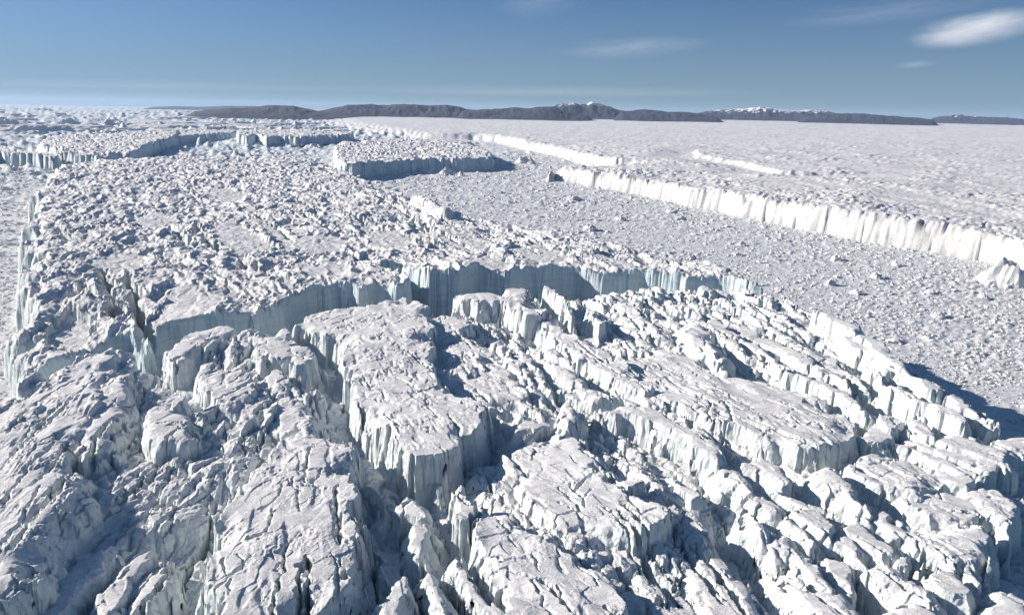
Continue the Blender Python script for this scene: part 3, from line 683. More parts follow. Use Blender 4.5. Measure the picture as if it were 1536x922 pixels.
        rel = am * (0.9 * fbm(a_ / 60, b_ / 24, 2, 50 + k) + stria * ridged(a_ / 24 + 0.5 * noise(xs / 14, ys / 14, 46), b_ / 5.0, 3, 70 + k, 0.58) * (0.1 + 0.9 * ruff * ruff) + (0.02 + 0.16 * ruff * ruff) * ridged(xs / 3.4 + 0.3 * noise(xs / 2, ys / 2, 49), ys / 2.6, 3, 90 + k, 0.6))
        rel = rel * 0.75 + am * (0.62 * FA[win] * (0.35 + 0.65 * ruff) + 0.30 * FB[win] * (0.25 + 0.9 * ruff)) - am * 0.6 * sstep(0.3, 0.55, noise(a_ / 26 + 9 * k, b_ / 9, 47))      # wind scoops
        droop = (7.0 * big + 2) * sstep(-0.05, 0.7, noise(xs / 38 + 7 * k, ys / 38, 48)) * (1 - sstep(0, 10 + 16 * big, d))
        ztop = z0 + np.clip(tx * (xs - cx) + ty * (ys - cy), -9, 6) + rel - droop
        if nm in ('ice_spire', 'ice_fin'):
            ztop = ztop + 4 * np.clip(t - 0.5, 0, 1)
        lo = zg[win] - 5
        zz = lo + (ztop - lo) * prof
        m = (d > 0) & (zz > Z[win])
        Zw = Z[win]; Zw[m] = zz[m]
        lw = lab[win]; lw[m] = k
        tw = top[win]; tw[m] = ztop[m]
        names[k] = nm
    crk = [(up(p_, ZN), w_, d_) for p_, w_, d_ in CRACKS]
    rc = np.random.default_rng(12)
    for k, (nm, dz, ew, pts) in enumerate(SLABS):
        P = up(pts, ZN + dz)
        area = abs(0.5 * np.sum(P[:, 0] * np.roll(P[:, 1], -1) - P[:, 1] * np.roll(P[:, 0], -1)))
        for _ in range(int(area / 700)):
            q = P[rc.integers(len(P))] * 0.4 + P[rc.integers(len(P))] * 0.6
            if poly_sdf(P, q[:1], q[1:])[0] < 2: continue
            th = at(TH, q[0], q[1]) + (rc.normal(0, .25) if rc.random() < .85 else math.pi / 2 + rc.normal(0, .4))
            ln = rc.uniform(10, 46); n_ = 5; pl = []
            for j in range(n_):
                pl.append(q + np.array([math.cos(th), math.sin(th)]) * ln * j / n_ + rc.normal(0, .5, 2)); th += rc.normal(0, .18)
            crk.append((np.array(pl), rc.uniform(.6, 1.3), rc.uniform(1.5, 4)))
    for _ in range(170):                      # long narrow crevasses that follow the flow
        ph, r_ = rc.uniform(-.62, .62), 250 + 620 * rc.random() ** 1.5
        q = np.array([math.sin(ph) * r_, math.cos(ph) * r_])
        if poly_sdf(out, q[:1], q[1:])[0] < 12: continue
        ln = rc.uniform(22, 85); pl = [q]
        for j in range(7):
            th = at(TH, pl[-1][0], pl[-1][1]) + rc.normal(0, .10)
            d_ = np.array([math.cos(th), math.sin(th)])
            if j and np.dot(d_, pl[-1] - pl[-2]) < 0: d_ = -d_
            pl.append(pl[-1] + d_ * ln / 7)
        crk.append((np.array(pl), rc.uniform(1.1, 2.6), rc.uniform(5, 13)))
    for P, wd, dp in crk:
        cx, cy = P.mean(0); rad = np.hypot(P[:, 0] - cx, P[:, 1] - cy).max() + 8
        win = sub_window(X, Y, cx, cy, rad)
        if win is None: continue
        xx = X[win] + 1.6 * noise(X[win] / 7, Y[win] / 7, 301) + 0.7 * noise(X[win] / 2.5, Y[win] / 2.5, 302)
        yy = Y[win] + 1.6 * noise(X[win] / 7, Y[win] / 7, 303) + 0.7 * noise(X[win] / 2.5, Y[win] / 2.5, 304)
        d = line_dist(P, xx, yy)
        wv = wd * (0.75 + 0.5 * noise(X[win] / 12, Y[win] / 12, 305))
        Z[win] -= dp * np.clip(1 - d / wv, 0, 1) ** 0.7
    # --- the outer cliff
    D = poly_sdf(out, X + 0.6 * (wx - X), Y + 0.6 * (wy - Y)) + 1.2 * noise(X / 5, Y / 5, 60) + 3 * noise(X / 26, Y / 26, 61)
    e = np.clip((D + 3) / 6.0, 0, 1)
    Z = -6 + (Z + 6) * (1 - (1 - e) ** 2.4)
    keep = Z > -3
    # slope and depth decide where bare ice shows
    zx = np.gradient(Z, axis=1); zy = np.gradient(Z, axis=0)
    px = np.hypot(np.gradient(X, axis=1), np.gradient(Y, axis=1)); py = np.hypot(np.gradient(X, axis=0), np.gradient(Y, axis=0))
    slope = np.hypot(zx / px, zy / py)
    drop = np.clip(top - Z, 0, 40)
    low = sstep(58, 34, Z)
    ice = np.clip(sstep(0.7, 1.8, slope), 0, 1)
    blue = np.clip(0.75 * low * sstep(-0.5, 0.4, noise(X / 14, Y / 14, 80)) + 0.5 * sstep(1, 2.5, slope) * sstep(14, 34, drop), 0, 0.8)
    base = (float(out[:, 0].mean()), 560.0, 0.0)
    root = empty('iceberg', base, "huge fractured iceberg filling the whole near ground, split into long slabs by deep blue crevasses", "iceberg")
    # cells: the 220 largest stand alone, the rest and the low floor are joined
    lab = np.where((lab >= 1000) & (zg < 50) & (dep < 6.5), 9998, lab)
    lab = np.where((lab >= 1000) & (csz < 9.5) & (lab < 9990), 9999, lab)
    lab = np.where(D < 3.0, 9997, lab)
    ids, cnt = np.unique(lab[keep & (lab >= 1000) & (lab < 9000)], return_counts=True)
    big = set(ids[np.argsort(-cnt)][:210].tolist())
    allc = np.arange(1000, 1000 + ns)
    tbl = np.array([a if a in big else 9999 for a in allc])
    mm = (lab >= 1000) & (lab < 9000)
    lab[mm] = tbl[lab[mm] - 1000]
    for a in big: names[a] = 'serac'
    names[9999] = 'ice_rubble'; names[9998] = 'crevasse_floor'; names[9997] = 'cliff_face'
    for a in np.unique(lab): names.setdefault(int(a), 'serac')
    one_piece(lab, keep, sorted(big) + list(range(len(SLABS))), 9999)
    split_grid(X, Y, Z, ice, lab, keep, base, root, M_NEAR, names, stuff=(9999, 9998), blue=blue, chip=0.75)
    return root


build_near()
print("near", round(time.time() - T0, 1))


# ------------------------------------------------------------------ the other icebergs: crevassed plateaus with cliffs
def plateau(name, label, outline, ztop, phis, dels, ncol, nrow, cell, depth, grain, seed, mat, cat='iceberg', zt_px=None, maxparts=200, group=None, edge=7.0, edgef=None, rag=None, plates=(), holes=(), und=4.0, piece='serac', tilt=0.0, aspect=1.45, blueness=1.0, joinname='small_seracs', extra=None, rough=1.0, aspect_=0, cliffname='cliff_face'):
    X, Y = polar(phis[0], phis[1], ncol, dels[0], dels[1], nrow, ztop)
    out = up(outline, ztop if zt_px is None else zt_px)
    rng = np.random.default_rng(seed)
    wa = cell * 0.32
    wx = X + wa * noise(X / cell, Y / cell, seed + 1) + wa * 0.4 * noise(X / cell * 3, Y / cell * 3, seed + 2)
    wy = Y + wa * noise(X / cell, Y / cell, seed + 3) + wa * 0.4 * noise(X / cell * 3, Y / cell * 3, seed + 4)
    D = poly_sdf(out, X + 4 * noise(X / 80, Y / 80, seed + 5) + 2.0 * noise(X / 14, Y / 14, seed + 6) + 0.8 * noise(X / 5, Y / 5, seed + 9), Y + (4 * noise(X / 80, Y / 80, seed + 7) + 0.35 * cell * noise(X / 38, Y / 38, seed + 10)) + 2.0 * noise(X / 14, Y / 14, seed + 8))
    if rag is not None:
        D = D + rag(X, Y) * (20 * noise(X / 75, Y / 60, seed + 71) + 9 * noise(X / 28, Y / 28, seed + 72) - 6)
    # seeds thrown at random, with sizes that change from place to place
    c0 = out.mean(0)
    lo, hi = out.min(0) - cell, out.max(0) + cell
    ncand = int((hi[0] - lo[0]) * (hi[1] - lo[1]) / (cell * cell) * 7)
    ncand = min(ncand, 60000)
    qx, qy = rng.uniform(lo[0], hi[0], ncand), rng.uniform(lo[1], hi[1], ncand)
    m = poly_sdf(out, qx, qy) > -cell * 0.4
    m &= (np.arctan2(qx, qy) > phis[0] - 0.02) & (np.arctan2(qx, qy) < phis[1] + 0.02)
    qx, qy = qx[m], qy[m]
    big_ = np.exp(1.0 * noise(qx / 110, qy / 110, seed + 12) + rng.normal(0, 0.3, len(qx)))
    tha = grain + 0.5 * noise(qx / 260, qy / 260, seed + 13) + rng.normal(0, 0.2, len(qx))
    buck = {}; seeds = []; bs = cell * 2.6
    for x, y, f, th in zip(qx, qy, big_, tha):
        l, wd_ = cell * 0.62 * aspect * f, cell * 0.62 / aspect * f
        kx, ky = int(x // bs), int(y // bs); ok = True
        for i in (-1, 0, 1):
            for j in (-1, 0, 1):
                for (ax, ay, at_, al, aw) in buck.get((kx + i, ky + j), ()):
                    ex, ey = x - ax, y - ay
                    u_ = (ex * math.cos(at_) + ey * math.sin(at_)) / al; v_ = (-ex * math.sin(at_) + ey * math.cos(at_)) / aw
                    if u_ * u_ + v_ * v_ < 1.25:
                        ok = False; break
                if not ok: break
            if not ok: break
        if ok:
            s_ = (x, y, th, l, wd_); seeds.append(s_); buck.setdefault((kx, ky), []).append(s_)
    F1, F2, ID = cells(X, Y, wx, wy, seeds)
    S = np.array(seeds); ns = len(seeds)
    amp = 1 + 0.7 * noise(X / 150, Y / 150, seed + 11)
    dep = depth * np.exp(np.clip(1.1 * (amp - 1), -1.1, 0.7))
    sz = np.sqrt(S[:, 3] * S[:, 4]) / (cell * 0.62)
    hoff = rng.normal(0, 0.40, ns).clip(-0.9, 0.9); tl = rng.normal(0, 0.5, (ns, 2)); tl *= 0.7; tl[:, 0] -= 0.1
    bd = np.clip(F2 - F1, 0, 3)
    wcut = 0.32 / np.clip(sz[ID], 0.6, 2.2)
    cut = (1 - np.clip(bd / wcut, 0, 1) ** 0.7) * (0.35 + 0.65 * sstep(-0.3, 0.4, noise(X / (cell * 2.2), Y / (cell * 2.2), seed + 63)))
    lx = (X - S[ID, 0]) / cell; ly = (Y - S[ID, 1]) / cell
    ca, sa = math.cos(grain), math.sin(grain)
    ga = wx * ca + wy * sa; gb = -wx * sa + wy * ca
    gaw = ga + 0.5 * cell * noise(X / (cell * 3), Y / (cell * 3), seed + 27); gbw = gb + 0.9 * cell * noise(X / (cell * 3.4), Y / (cell * 3.4), seed + 28)
    fine = depth * rough * (0.9 * (1 - np.abs(noise(gaw / (cell * 7), gbw / (cell * 1.5), seed + 26))) ** 3 + 0.5 * ridged(gaw / (cell * 4.5), gbw / (cell * 0.8), 3, seed + 21, 0.55) + 0.06 * fbm(X / (cell * .2), Y / (cell * .2), 2, seed + 25))
    fa = facets(wx, wy, grain, cell * .6, 2.8, seed + 61); fb = facets(wx, wy, grain + .2, cell * .26, 2.2, seed + 62)
    fine = fine + depth * rough * (0.36 * fa + 0.15 * fb)
    zt = ztop + und * fbm(X / 210, Y / 210, 3, seed + 31) + tilt * D
    Z = zt + 0.32 * dep * hoff[ID] * np.clip(sz[ID], .6, 1.3) + dep * 0.42 * np.clip(lx * tl[ID, 0] + ly * tl[ID, 1], -1, 1) - dep * cut * 0.9 + fine
    for pts, dz in plates:
        P = up(pts, ztop + dz); c_ = P.mean(0)
        sd = poly_sdf(P, wx, wy) + 3.5 * noise(X / 16, Y / 16, seed + 51)
        k_ = sstep(-1.5, 2.5, sd) * 0.9
        flat = ztop + dz + 0.05 * ((X - c_[0]) * -0.6 + (Y - c_[1]) * 0.3) + 1.6 * fbm(ga / 34, gb / 13, 3, seed + 52)
        Z = Z + (flat - Z) * k_
    for pts, wd, zf in holes:
        P = up(pts, ztop); d = line_dist(P, wx, wy)
        Z = np.minimum(Z, zf + (zt - zf + depth) * np.clip(d / wd, 0, 3) ** 1.6)
    if extra: zt2 = extra(X, Y); Z = Z - zt2; zt = zt - zt2
    vb = vor(X / (cell * .55), Y / (cell * .55), seed + 64)
    fl = 0.6 * noise(X / 12, Y / 12, seed + 41) + cell * 0.055 * ((vb[4] & np.uint32(255)) / 127.5 - 1)
    ed = edge if edgef is None else edge * edgef(X, Y)
    e = np.clip((D + fl + ed * 0.5) / ed, 0, 1)
    Z = -6 + (Z + 6) * (1 - (1 - e) ** 2.2)
    keep = Z > -3
    px = np.hypot(np.gradient(X, axis=1), np.gradient(Y, axis=1)); py = np.hypot(np.gradient(X, axis=0), np.gradient(Y, axis=0))
    slope = np.hypot(np.gradient(Z, axis=1) / px, np.gradient(Z, axis=0) / py)
    ice = np.clip(sstep(0.6, 1.6, slope), 0, 1)
    blue = np.clip((sstep(0.8, 2.0, slope) * sstep(edge + 3, edge * .4, D) * 0.95 + 0.12 * cut * sstep(depth * .5, depth * 1.2, zt - Z)) * (blueness(X, Y) if callable(blueness) else blueness), 0, 0.95)
    base = (float(c0[0]), float(c0[1]), 0.0)
    root = empty(name, base, label, cat, group)
    lab = ID.copy()
    lab = np.where(D < edge * 0.5, 99997, lab)
    names = {99997: cliffname, 99999: joinname}
    if maxparts:
        rr = np.hypot(X, Y)
        ids, inv = np.unique(ID[keep], return_inverse=True)
        wgt = np.bincount(inv)
        big = ids[np.argsort(-wgt)][:maxparts]
        tbl = np.full(ns, 99999); tbl[big] = big
        mm = lab < 90000
        lab[mm] = tbl[lab[mm]]
        for a in big: names[int(a)] = piece
        one_piece(lab, keep, big.tolist(), 99999)
        st = (99999,)
    else:
        lab = np.where(lab < 90000, 99998, lab); names[99998] = 'crevassed_top'; st = ()
    split_grid(X, Y, Z, ice, lab, keep, base, root, mat, names, stuff=st, blue=blue, chip=max(0.9, cell / 30))
    print(name, "seeds", ns, round(time.time() - T0, 1))
    return root


D2 = math.radians
MID_OUT = [(70, 552), (40, 545), (24, 505), (16, 470), (30, 430), (40, 395), (34, 360), (52, 320), (58, 290), (78, 262), (90, 248), (150, 240), (215, 238), (300, 232), (400, 232), (470, 240), (505, 252), (548, 268), (570, 286), (625, 300),
           (655, 312), (690, 322), (745, 336), (800, 350), (850, 358), (910, 370), (970, 382), (1020, 392), (1070, 403), (1125, 422), (1148, 436), (1125, 432), (1095, 424), (1070, 420), (1030, 422), (985, 412), (940, 408), (900, 410), (860, 402), (800, 404), (760, 410), (720, 406),
           (690, 414), (640, 413), (628, 408), (600, 395), (560, 392), (530, 382), (536, 392), (570, 400), (600, 415), (620, 430), (598, 436), (560, 432), (535, 437), (505, 432), (470, 436), (440, 446), (420, 462), (380, 468), (330, 472), (290, 474), (250, 476), (232, 482), (220, 520), (200, 500), (175, 495), (150, 510), (120, 505), (100, 522), (75, 530)]


plateau('iceberg', "broad crevassed iceberg behind the blue rift, its rough top covered in jagged ice peaks", MID_OUT, 66.0, (D2(-38), D2(20)), (D2(19.5), D2(3.6)), 880, 440, 29, 3.9, D2(-66), 400, M_MID, maxparts=290, blueness=lambda X, Y: 1 - 0.8 * sstep(-440, -500, X), aspect=1.7, rough=1.6, und=7.0, edgef=lambda X, Y: 1 + 2.4 * sstep(-340, -500, X), rag=lambda X, Y: sstep(-330, -450, X),
        extra=lambda X, Y: 20 * sstep(-330, -480, X) * sstep(950, 820, Y) - 26 * np.exp(-(line_dist(up([(628, 300), (652, 309), (668, 317)], 88), X, Y) / 22) ** 2),
        plates=[([(236, 470), (246, 446), (262, 432), (300, 428), (330, 438), (332, 455), (318, 468), (275, 474)], 3), ([(316, 352), (330, 334), (362, 340), (400, 360), (420, 372), (372, 378), (330, 372)], 2), ([(390, 345), (402, 332), (432, 352), (452, 372), (425, 370)], 2),
                ([(430, 362), (470, 352), (520, 360), (512, 376), (450, 378)], 1), ([(60, 500), (75, 470), (110, 455), (140, 470), (135, 500), (95, 515)], -8), ([(125, 400), (150, 385), (200, 378), (225, 390), (210, 410), (150, 415)], 1), ([(545, 352), (590, 345), (625, 360), (600, 374), (560, 370)], 4),
                ([(640, 345), (690, 348), (735, 366), (720, 378), (670, 368)], 4), ([(560, 395), (580, 388), (612, 398), (626, 412), (606, 412)], 3), ([(760, 372), (810, 368), (860, 386), (840, 398), (790, 392)], 3), ([(300, 290), (340, 283), (372, 292), (350, 305)], 2), ([(200, 330), (240, 318), (262, 330), (235, 345)], 2),
                ([(880, 380), (930, 384), (975, 398), (930, 402)], 3), ([(450, 400), (500, 392), (530, 402), (500, 420), (460, 420)], 1), ([(700, 390), (730, 384), (770, 394), (760, 404), (715, 402)], 4)],
        holes=[([(650, 305), (680, 320)], 10, 30), ([(292, 340), (302, 352), (318, 368), (334, 378)], 7, 42), ([(345, 384), (358, 392), (372, 404)], 7, 44), ([(190, 420), (198, 440), (212, 462), (216, 488)], 9, 36), ([(155, 405), (165, 435), (172, 460)], 7, 40), ([(548, 284), (580, 305), (612, 326), (640, 342)], 6, 46), ([(590, 300), (640, 328), (690, 346)], 5, 48),
               ([(690, 336), (750, 358), (815, 384)], 5, 48), ([(555, 338), (610, 356), (660, 376)], 5, 46), ([(640, 344), (700, 372), (765, 396)], 6, 44), ([(780, 356), (850, 382), (910, 402)], 5, 48), ([(425, 285), (455, 305), (480, 325)], 5, 48), ([(385, 326), (412, 342), (440, 362)], 6, 46), ([(445, 318), (480, 340), (520, 352)], 5, 48), ([(250, 340), (275, 358), (282, 372)], 6, 46),
               ([(100, 440), (130, 430), (150, 440)], 6, 40), ([(225, 385), (250, 400), (290, 405)], 6, 46), ([(520, 320), (560, 345), (600, 352)], 5, 48), ([(870, 372), (920, 388), (975, 404)], 4, 50), ([(960, 388), (1010, 402), (1060, 416)], 4, 50), ([(380, 400), (410, 418), (440, 424)], 6, 48), ([(60, 360), (90, 350), (110, 362)], 7, 42), ([(600, 330), (650, 352), (700, 362)], 4, 50)])

TAB_OUT = [(502, 222), (512, 216), (560, 212), (620, 210), (690, 213), (738, 230), (738, 238), (700, 240), (640, 240), (590, 243), (558, 246), (530, 250), (516, 250), (504, 240)]
plateau('iceberg', "flat tabular iceberg with blue shaded front cliff and white left end, amid brash ice", TAB_OUT, 56.0, (D2(-16), D2(1)), (D2(4.6), D2(2.3)), 330, 90, 60, 11, D2(-20), 500, M_MID, maxparts=60, edge=16, und=2)

LEFT_OUT = [(60, 215), (75, 206), (120, 203), (200, 200), (270, 199), (262, 206), (235, 214), (215, 222), (198, 232), (150, 236), (100, 232), (62, 222)]
plateau('iceberg', "far tabular iceberg with fluted white front and shaded right side", LEFT_OUT, 60.0, (D2(-36), D2(-22)), (D2(3.9), D2(1.7)), 300, 90, 70, 12, D2(-10), 600, M_MID, maxparts=50, edge=18, und=3)

WALL_OUT = [(-120, 224), (-60, 215), (0, 222), (30, 226), (60, 230), (92, 234), (80, 236), (40, 233), (0, 229), (-60, 232), (-120, 236)]
plateau('iceberg', "long low iceberg wall in blue shade cut off at the left edge of view", WALL_OUT, 52.0, (D2(-42), D2(-31)), (D2(4.2), D2(2.3)), 240, 70, 60, 8, D2(-10), 700, M_MID, maxparts=0, edge=14, und=2)

BACK_OUT = [(355, 198), (380, 196), (420, 195), (470, 197), (530, 200), (528, 203), (490, 204), (450, 206), (420, 205), (400, 207), (385, 203), (370, 206), (356, 204)]
plateau('iceberg', "broken blue-shadowed iceberg with white left corners, beyond the crevassed iceberg", BACK_OUT, 60.0, (D2(-21), D2(-11)), (D2(2.6), D2(1.4)), 260, 70, 90, 12, D2(0), 800, M_MID, maxparts=0, edge=20, und=3)
BACK2 = [(255, 199), (300, 196), (355, 196), (352, 200), (300, 203), (262, 206)]
plateau('iceberg', "thin low iceberg in shade joining two larger bergs on the far fjord", BACK2, 45.0, (D2(-26), D2(-19)), (D2(2.6), D2(1.4)), 160, 60, 90, 9, D2(0), 850, M_MID, maxparts=0, edge=20, und=3)


# ------------------------------------------------------------------ GLACIER (land ice): plain with a cliffed front
GL_BASE = [(1900, 480), (1640, 440), (1560, 420), (1515, 402), (1480, 393), (1400, 378), (1300, 362), (1210, 345), (1150, 333), (1080, 319), (1020, 306), (950, 291), (890, 280), (828, 268)]
GL_OUT = [(824, 252),
          (845, 246), (900, 246), (985, 243), (960, 241), (920, 238), (880, 232), (840, 222), (810, 216), (790, 214), (760, 206), (715, 200), (680, 201), (640, 200), (600, 194), (575, 191), (548, 187), (530, 183.5), (520, 181), (512, 178), (560, 172), (640, 172), (800, 174.5), (1536, 187.0), (1900, 194)]


def build_glacier():
    zt = 58.0
    X, Y = polar(D2(-24), D2(42), 640, D2(19), D2(0.26), 300, zt, power=0.75)
    P = np.concatenate([up(GL_BASE, 0.0), up(GL_OUT, zt)])
    RR = np.hypot(X, Y)
    sc_ = np.clip(RR / 2500, 1, 6)
    D = poly_sdf(P, X + 10 * noise(X / 120, Y / 120, 901) + 4 * noise(X / 30, Y / 30, 902), Y + 10 * noise(X / 120, Y / 120, 903) + 4 * noise(X / 30, Y / 30, 904))
    fade = np.clip(3200 / RR, 0.05, 1)
    rim = sstep(420, 20, D)
    n1 = ridged(X / 21 + noise(X / 30, Y / 30, 907), Y / 26, 3, 910, 0.65); n2 = fbm(X / 8, Y / 8, 2, 920)
    spot = sstep(-0.3, 0.5, fbm(X / 260, Y / 420, 3, 908))
    Z = zt + 14 * fbm(X / 2600, Y / 2600, 3, 905) * np.clip(RR / 4000, 0, 1) + 6 * fbm(X / 420, Y / 300, 3, 906)
    Z = Z + (0.9 + 1.8 * spot + 2.0 * rim) * n1 * fade + 4.5 * spot * np.clip(5000 / RR, 0.05, 1) * ridged(X / 75, Y / 48, 2, 911) + 5 * rim * noise(X / 60, Y / 60, 909) + 0.8 * n2 * fade - 7 * rim * np.clip(-n1 - 0.1, 0, 1)
    for pl_, dz_, wd_ in (([(985, 262), (1060, 272), (1130, 285), (1190, 299)], 5, 26), ([(1230, 258), (1330, 268), (1440, 284), (1536, 296)], 4, 60), ([(1100, 224), (1220, 232), (1380, 240)], 6, 120), ([(1300, 300), (1400, 318), (1490, 338)], 5, 22), ([(1180, 275), (1290, 292), (1400, 306), (1530, 330)], 4, 30)):
        dl = line_dist(up(pl_, zt), X + 22 * noise(X / 90, Y / 90, 932), Y + 30 * noise(X / 90, Y / 90, 933))
        Z = Z - dz_ * np.clip(1 - dl / wd_, 0, 1) ** 0.6 * (0.5 + 0.8 * noise(X / 60, Y / 60, 934))
    # inner rift wall on the plain
    q = up([(1040, 234), (1080, 240), (1120, 247), (1165, 257), (1185, 259)], zt)
    # the land rises behind the wall
    sd = poly_sdf(np.array([*q, unproj(1900, 262, zt), unproj(1900, 200, zt), unproj(1040, 226, zt)]), X + 15 * noise(X / 90, Y / 90, 930), Y + 15 * noise(X / 90, Y / 90, 931))
    along = np.exp(-((X - unproj(1110, 246, zt)[0]) / 420) ** 2)
    Z = Z - 22 * along * sstep(30, 0, sd) * sstep(-320, -40, sd)
    edge = 13.0 * np.clip(RR / 2600, 1, 6) * (1 + 5 * sstep(6200, 9000, RR)) * (1 + 0.6 * noise(X / 70, Y / 70, 942))
    vb = vor(X / 34, Y / 34, 943); vc = vor(X / 13, Y / 13, 944)
    hb = ((vb[4] & np.uint32(255)) / 127.5 - 1); hc = ((vc[4] & np.uint32(255)) / 127.5 - 1)
    fl = 9 * noise(X / 95, Y / 95, 939) + 4.0 * hb + 1.8 * hc - 5
    Z = Z - 12 * sstep(46, 8, D) * np.clip(hb + 0.2, 0, 1) - 6 * sstep(30, 4, D) * np.clip(hc, 0, 1)
    e = np.clip((D + fl + edge) / (edge * 1.8), 0, 1)
    Z = -6 + (Z + 6) * (1 - (1 - e) ** 1.9)
    keep = Z > -3
    px = np.hypot(np.gradient(X, axis=1), np.gradient(Y, axis=1)); py = np.hypot(np.gradient(X, axis=0), np.gradient(Y, axis=0))
    slope = np.hypot(np.gradient(Z, axis=1) / px, np.gradient(Z, axis=0) / py)
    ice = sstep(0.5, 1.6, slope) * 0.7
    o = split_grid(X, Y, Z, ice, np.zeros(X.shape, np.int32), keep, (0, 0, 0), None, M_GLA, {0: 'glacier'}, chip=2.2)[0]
    o['kind'] = 'structure'
    o['label'] = "vast pale glacier plain ending in long sunlit white cliffs above the brash ice"


build_glacier()
print("glacier", round(time.time() - T0, 1))


# ------------------------------------------------------------------ FJORD: sheet of frozen brash ice to the horizon
def build_sea():
    X, Y = polar(D2(-44), D2(44), 900, D2(48), D2(0.2), 430, 0.0, power=0.85)
    RR = np.hypot(X, Y)
    g = np.clip(RR / 1400, 1, 12)
    lod = np.clip(np.log2(g), 0, 3.6)
    Z = 0
    for k, s in enumerate((5.0, 11.0, 24.0, 50.0, 110.0)):
        wt = np.clip(1.3 - np.abs(k - 0.6 - lod) * 0.6, 0, 1)
        n = noise(X / s, Y / s, 1000 + k); n2 = noise(X / s * 1.7 + 5, Y / s * 1.7, 1010 + k)
        Z = Z + wt * s * 0.16 * np.clip(n + 0.5 * n2 - 0.05, -0.3, 1.2)
    patch = sstep(-0.2, 0.5, fbm(X / 300, Y / 300, 3, 1020))
    Z = Z * (0.45 + 0.75 * patch) - 0.5
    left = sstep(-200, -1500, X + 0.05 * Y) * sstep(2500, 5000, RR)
    Z = Z * (1 + 2.2 * left)
    px = np.hypot(np.gradient(X, axis=1), np.gradient(Y, axis=1))
    ice = np.clip(0.5 * sstep(0.1, -0.5, Z) * 0.6 + 0.35 * left, 0, 1)  # far left: bluish tone of iceberg shade and haze painted into the colour
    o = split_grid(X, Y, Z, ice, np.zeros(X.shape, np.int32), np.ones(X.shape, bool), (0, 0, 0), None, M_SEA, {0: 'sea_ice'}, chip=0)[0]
    o['kind'] = 'structure'
    o['label'] = "fjord choked with frozen grey-white brash ice reaching the horizon"


build_sea()
print("sea", round(time.time() - T0, 1))


# ------------------------------------------------------------------ loose blocks of ice on the brash
def block_mesh(name, seed, mat, n=2, sq=0.7):
    """a faceted lump of ice about 2 m across, resting on z = 0"""
    rng = np.random.default_rng(seed)
    V = []; F = []
    m = 4 * n
    rings = [(1.0, -0.15), (1.02, 0.3), (0.85, 0.62), (0.5, 0.85), (0.0, 0.9)]
    for r, z in rings[:-1]:
        for k in range(m):
            a = 2 * math.pi * (k + 0.5) / m
            q = (abs(math.cos(a)) ** 4 + abs(math.sin(a)) ** 4) ** -0.25
            j = 1 + rng.uniform(-0.22, 0.22)
            V.append((r * q * j * math.cos(a), r * q * j * math.sin(a) * sq, z * (1 + rng.uniform(-0.3, 0.3)) if z > 0 else z))
    V.append((rng.uniform(-.2, .2), rng.uniform(-.2, .2) * sq, 0.85 + rng.uniform(-.15, .3)))
    for i in range(3):
        for k in range(m):
            a, b = i * m + k, i * m + (k + 1) % m
            F += [(a, b, b + m), (a, b + m, a + m)]
    for k in range(m):
        F.append((3 * m + k, 3 * m + (k + 1) % m, 4 * m))
    V = np.array(V); th = rng.uniform(-.35, .35)
    V[:, 2] += V[:, 0] * math.tan(th) * np.clip(V[:, 2], 0, 1)
    me = mesh_from(name, V, np.array(F), mat, None, np.full(len(V), 0.15))
    me.polygons.foreach_set("use_smooth", np.zeros(len(F), dtype=bool))
    return me


berg_outlines = [up(o_, 0.0) for o_ in (NEAR_OUT, MID_OUT, TAB_OUT, LEFT_OUT, WALL_OUT, BACK_OUT, BACK2)] + [np.concatenate([up(GL_BASE, 0.0), up(GL_OUT, 30.0)])]


def free_of_bergs(x, y, margin):
    ok = np.ones(x.shape, bool)
    for k, P in enumerate(berg_outlines):
        ok &= poly_sdf(P, x, y) < -margin
    for P in (up(NEAR_OUT, 70.0), up(MID_OUT, 66.0)):
        ok &= poly_sdf(P, x, y) < -margin
    return ok


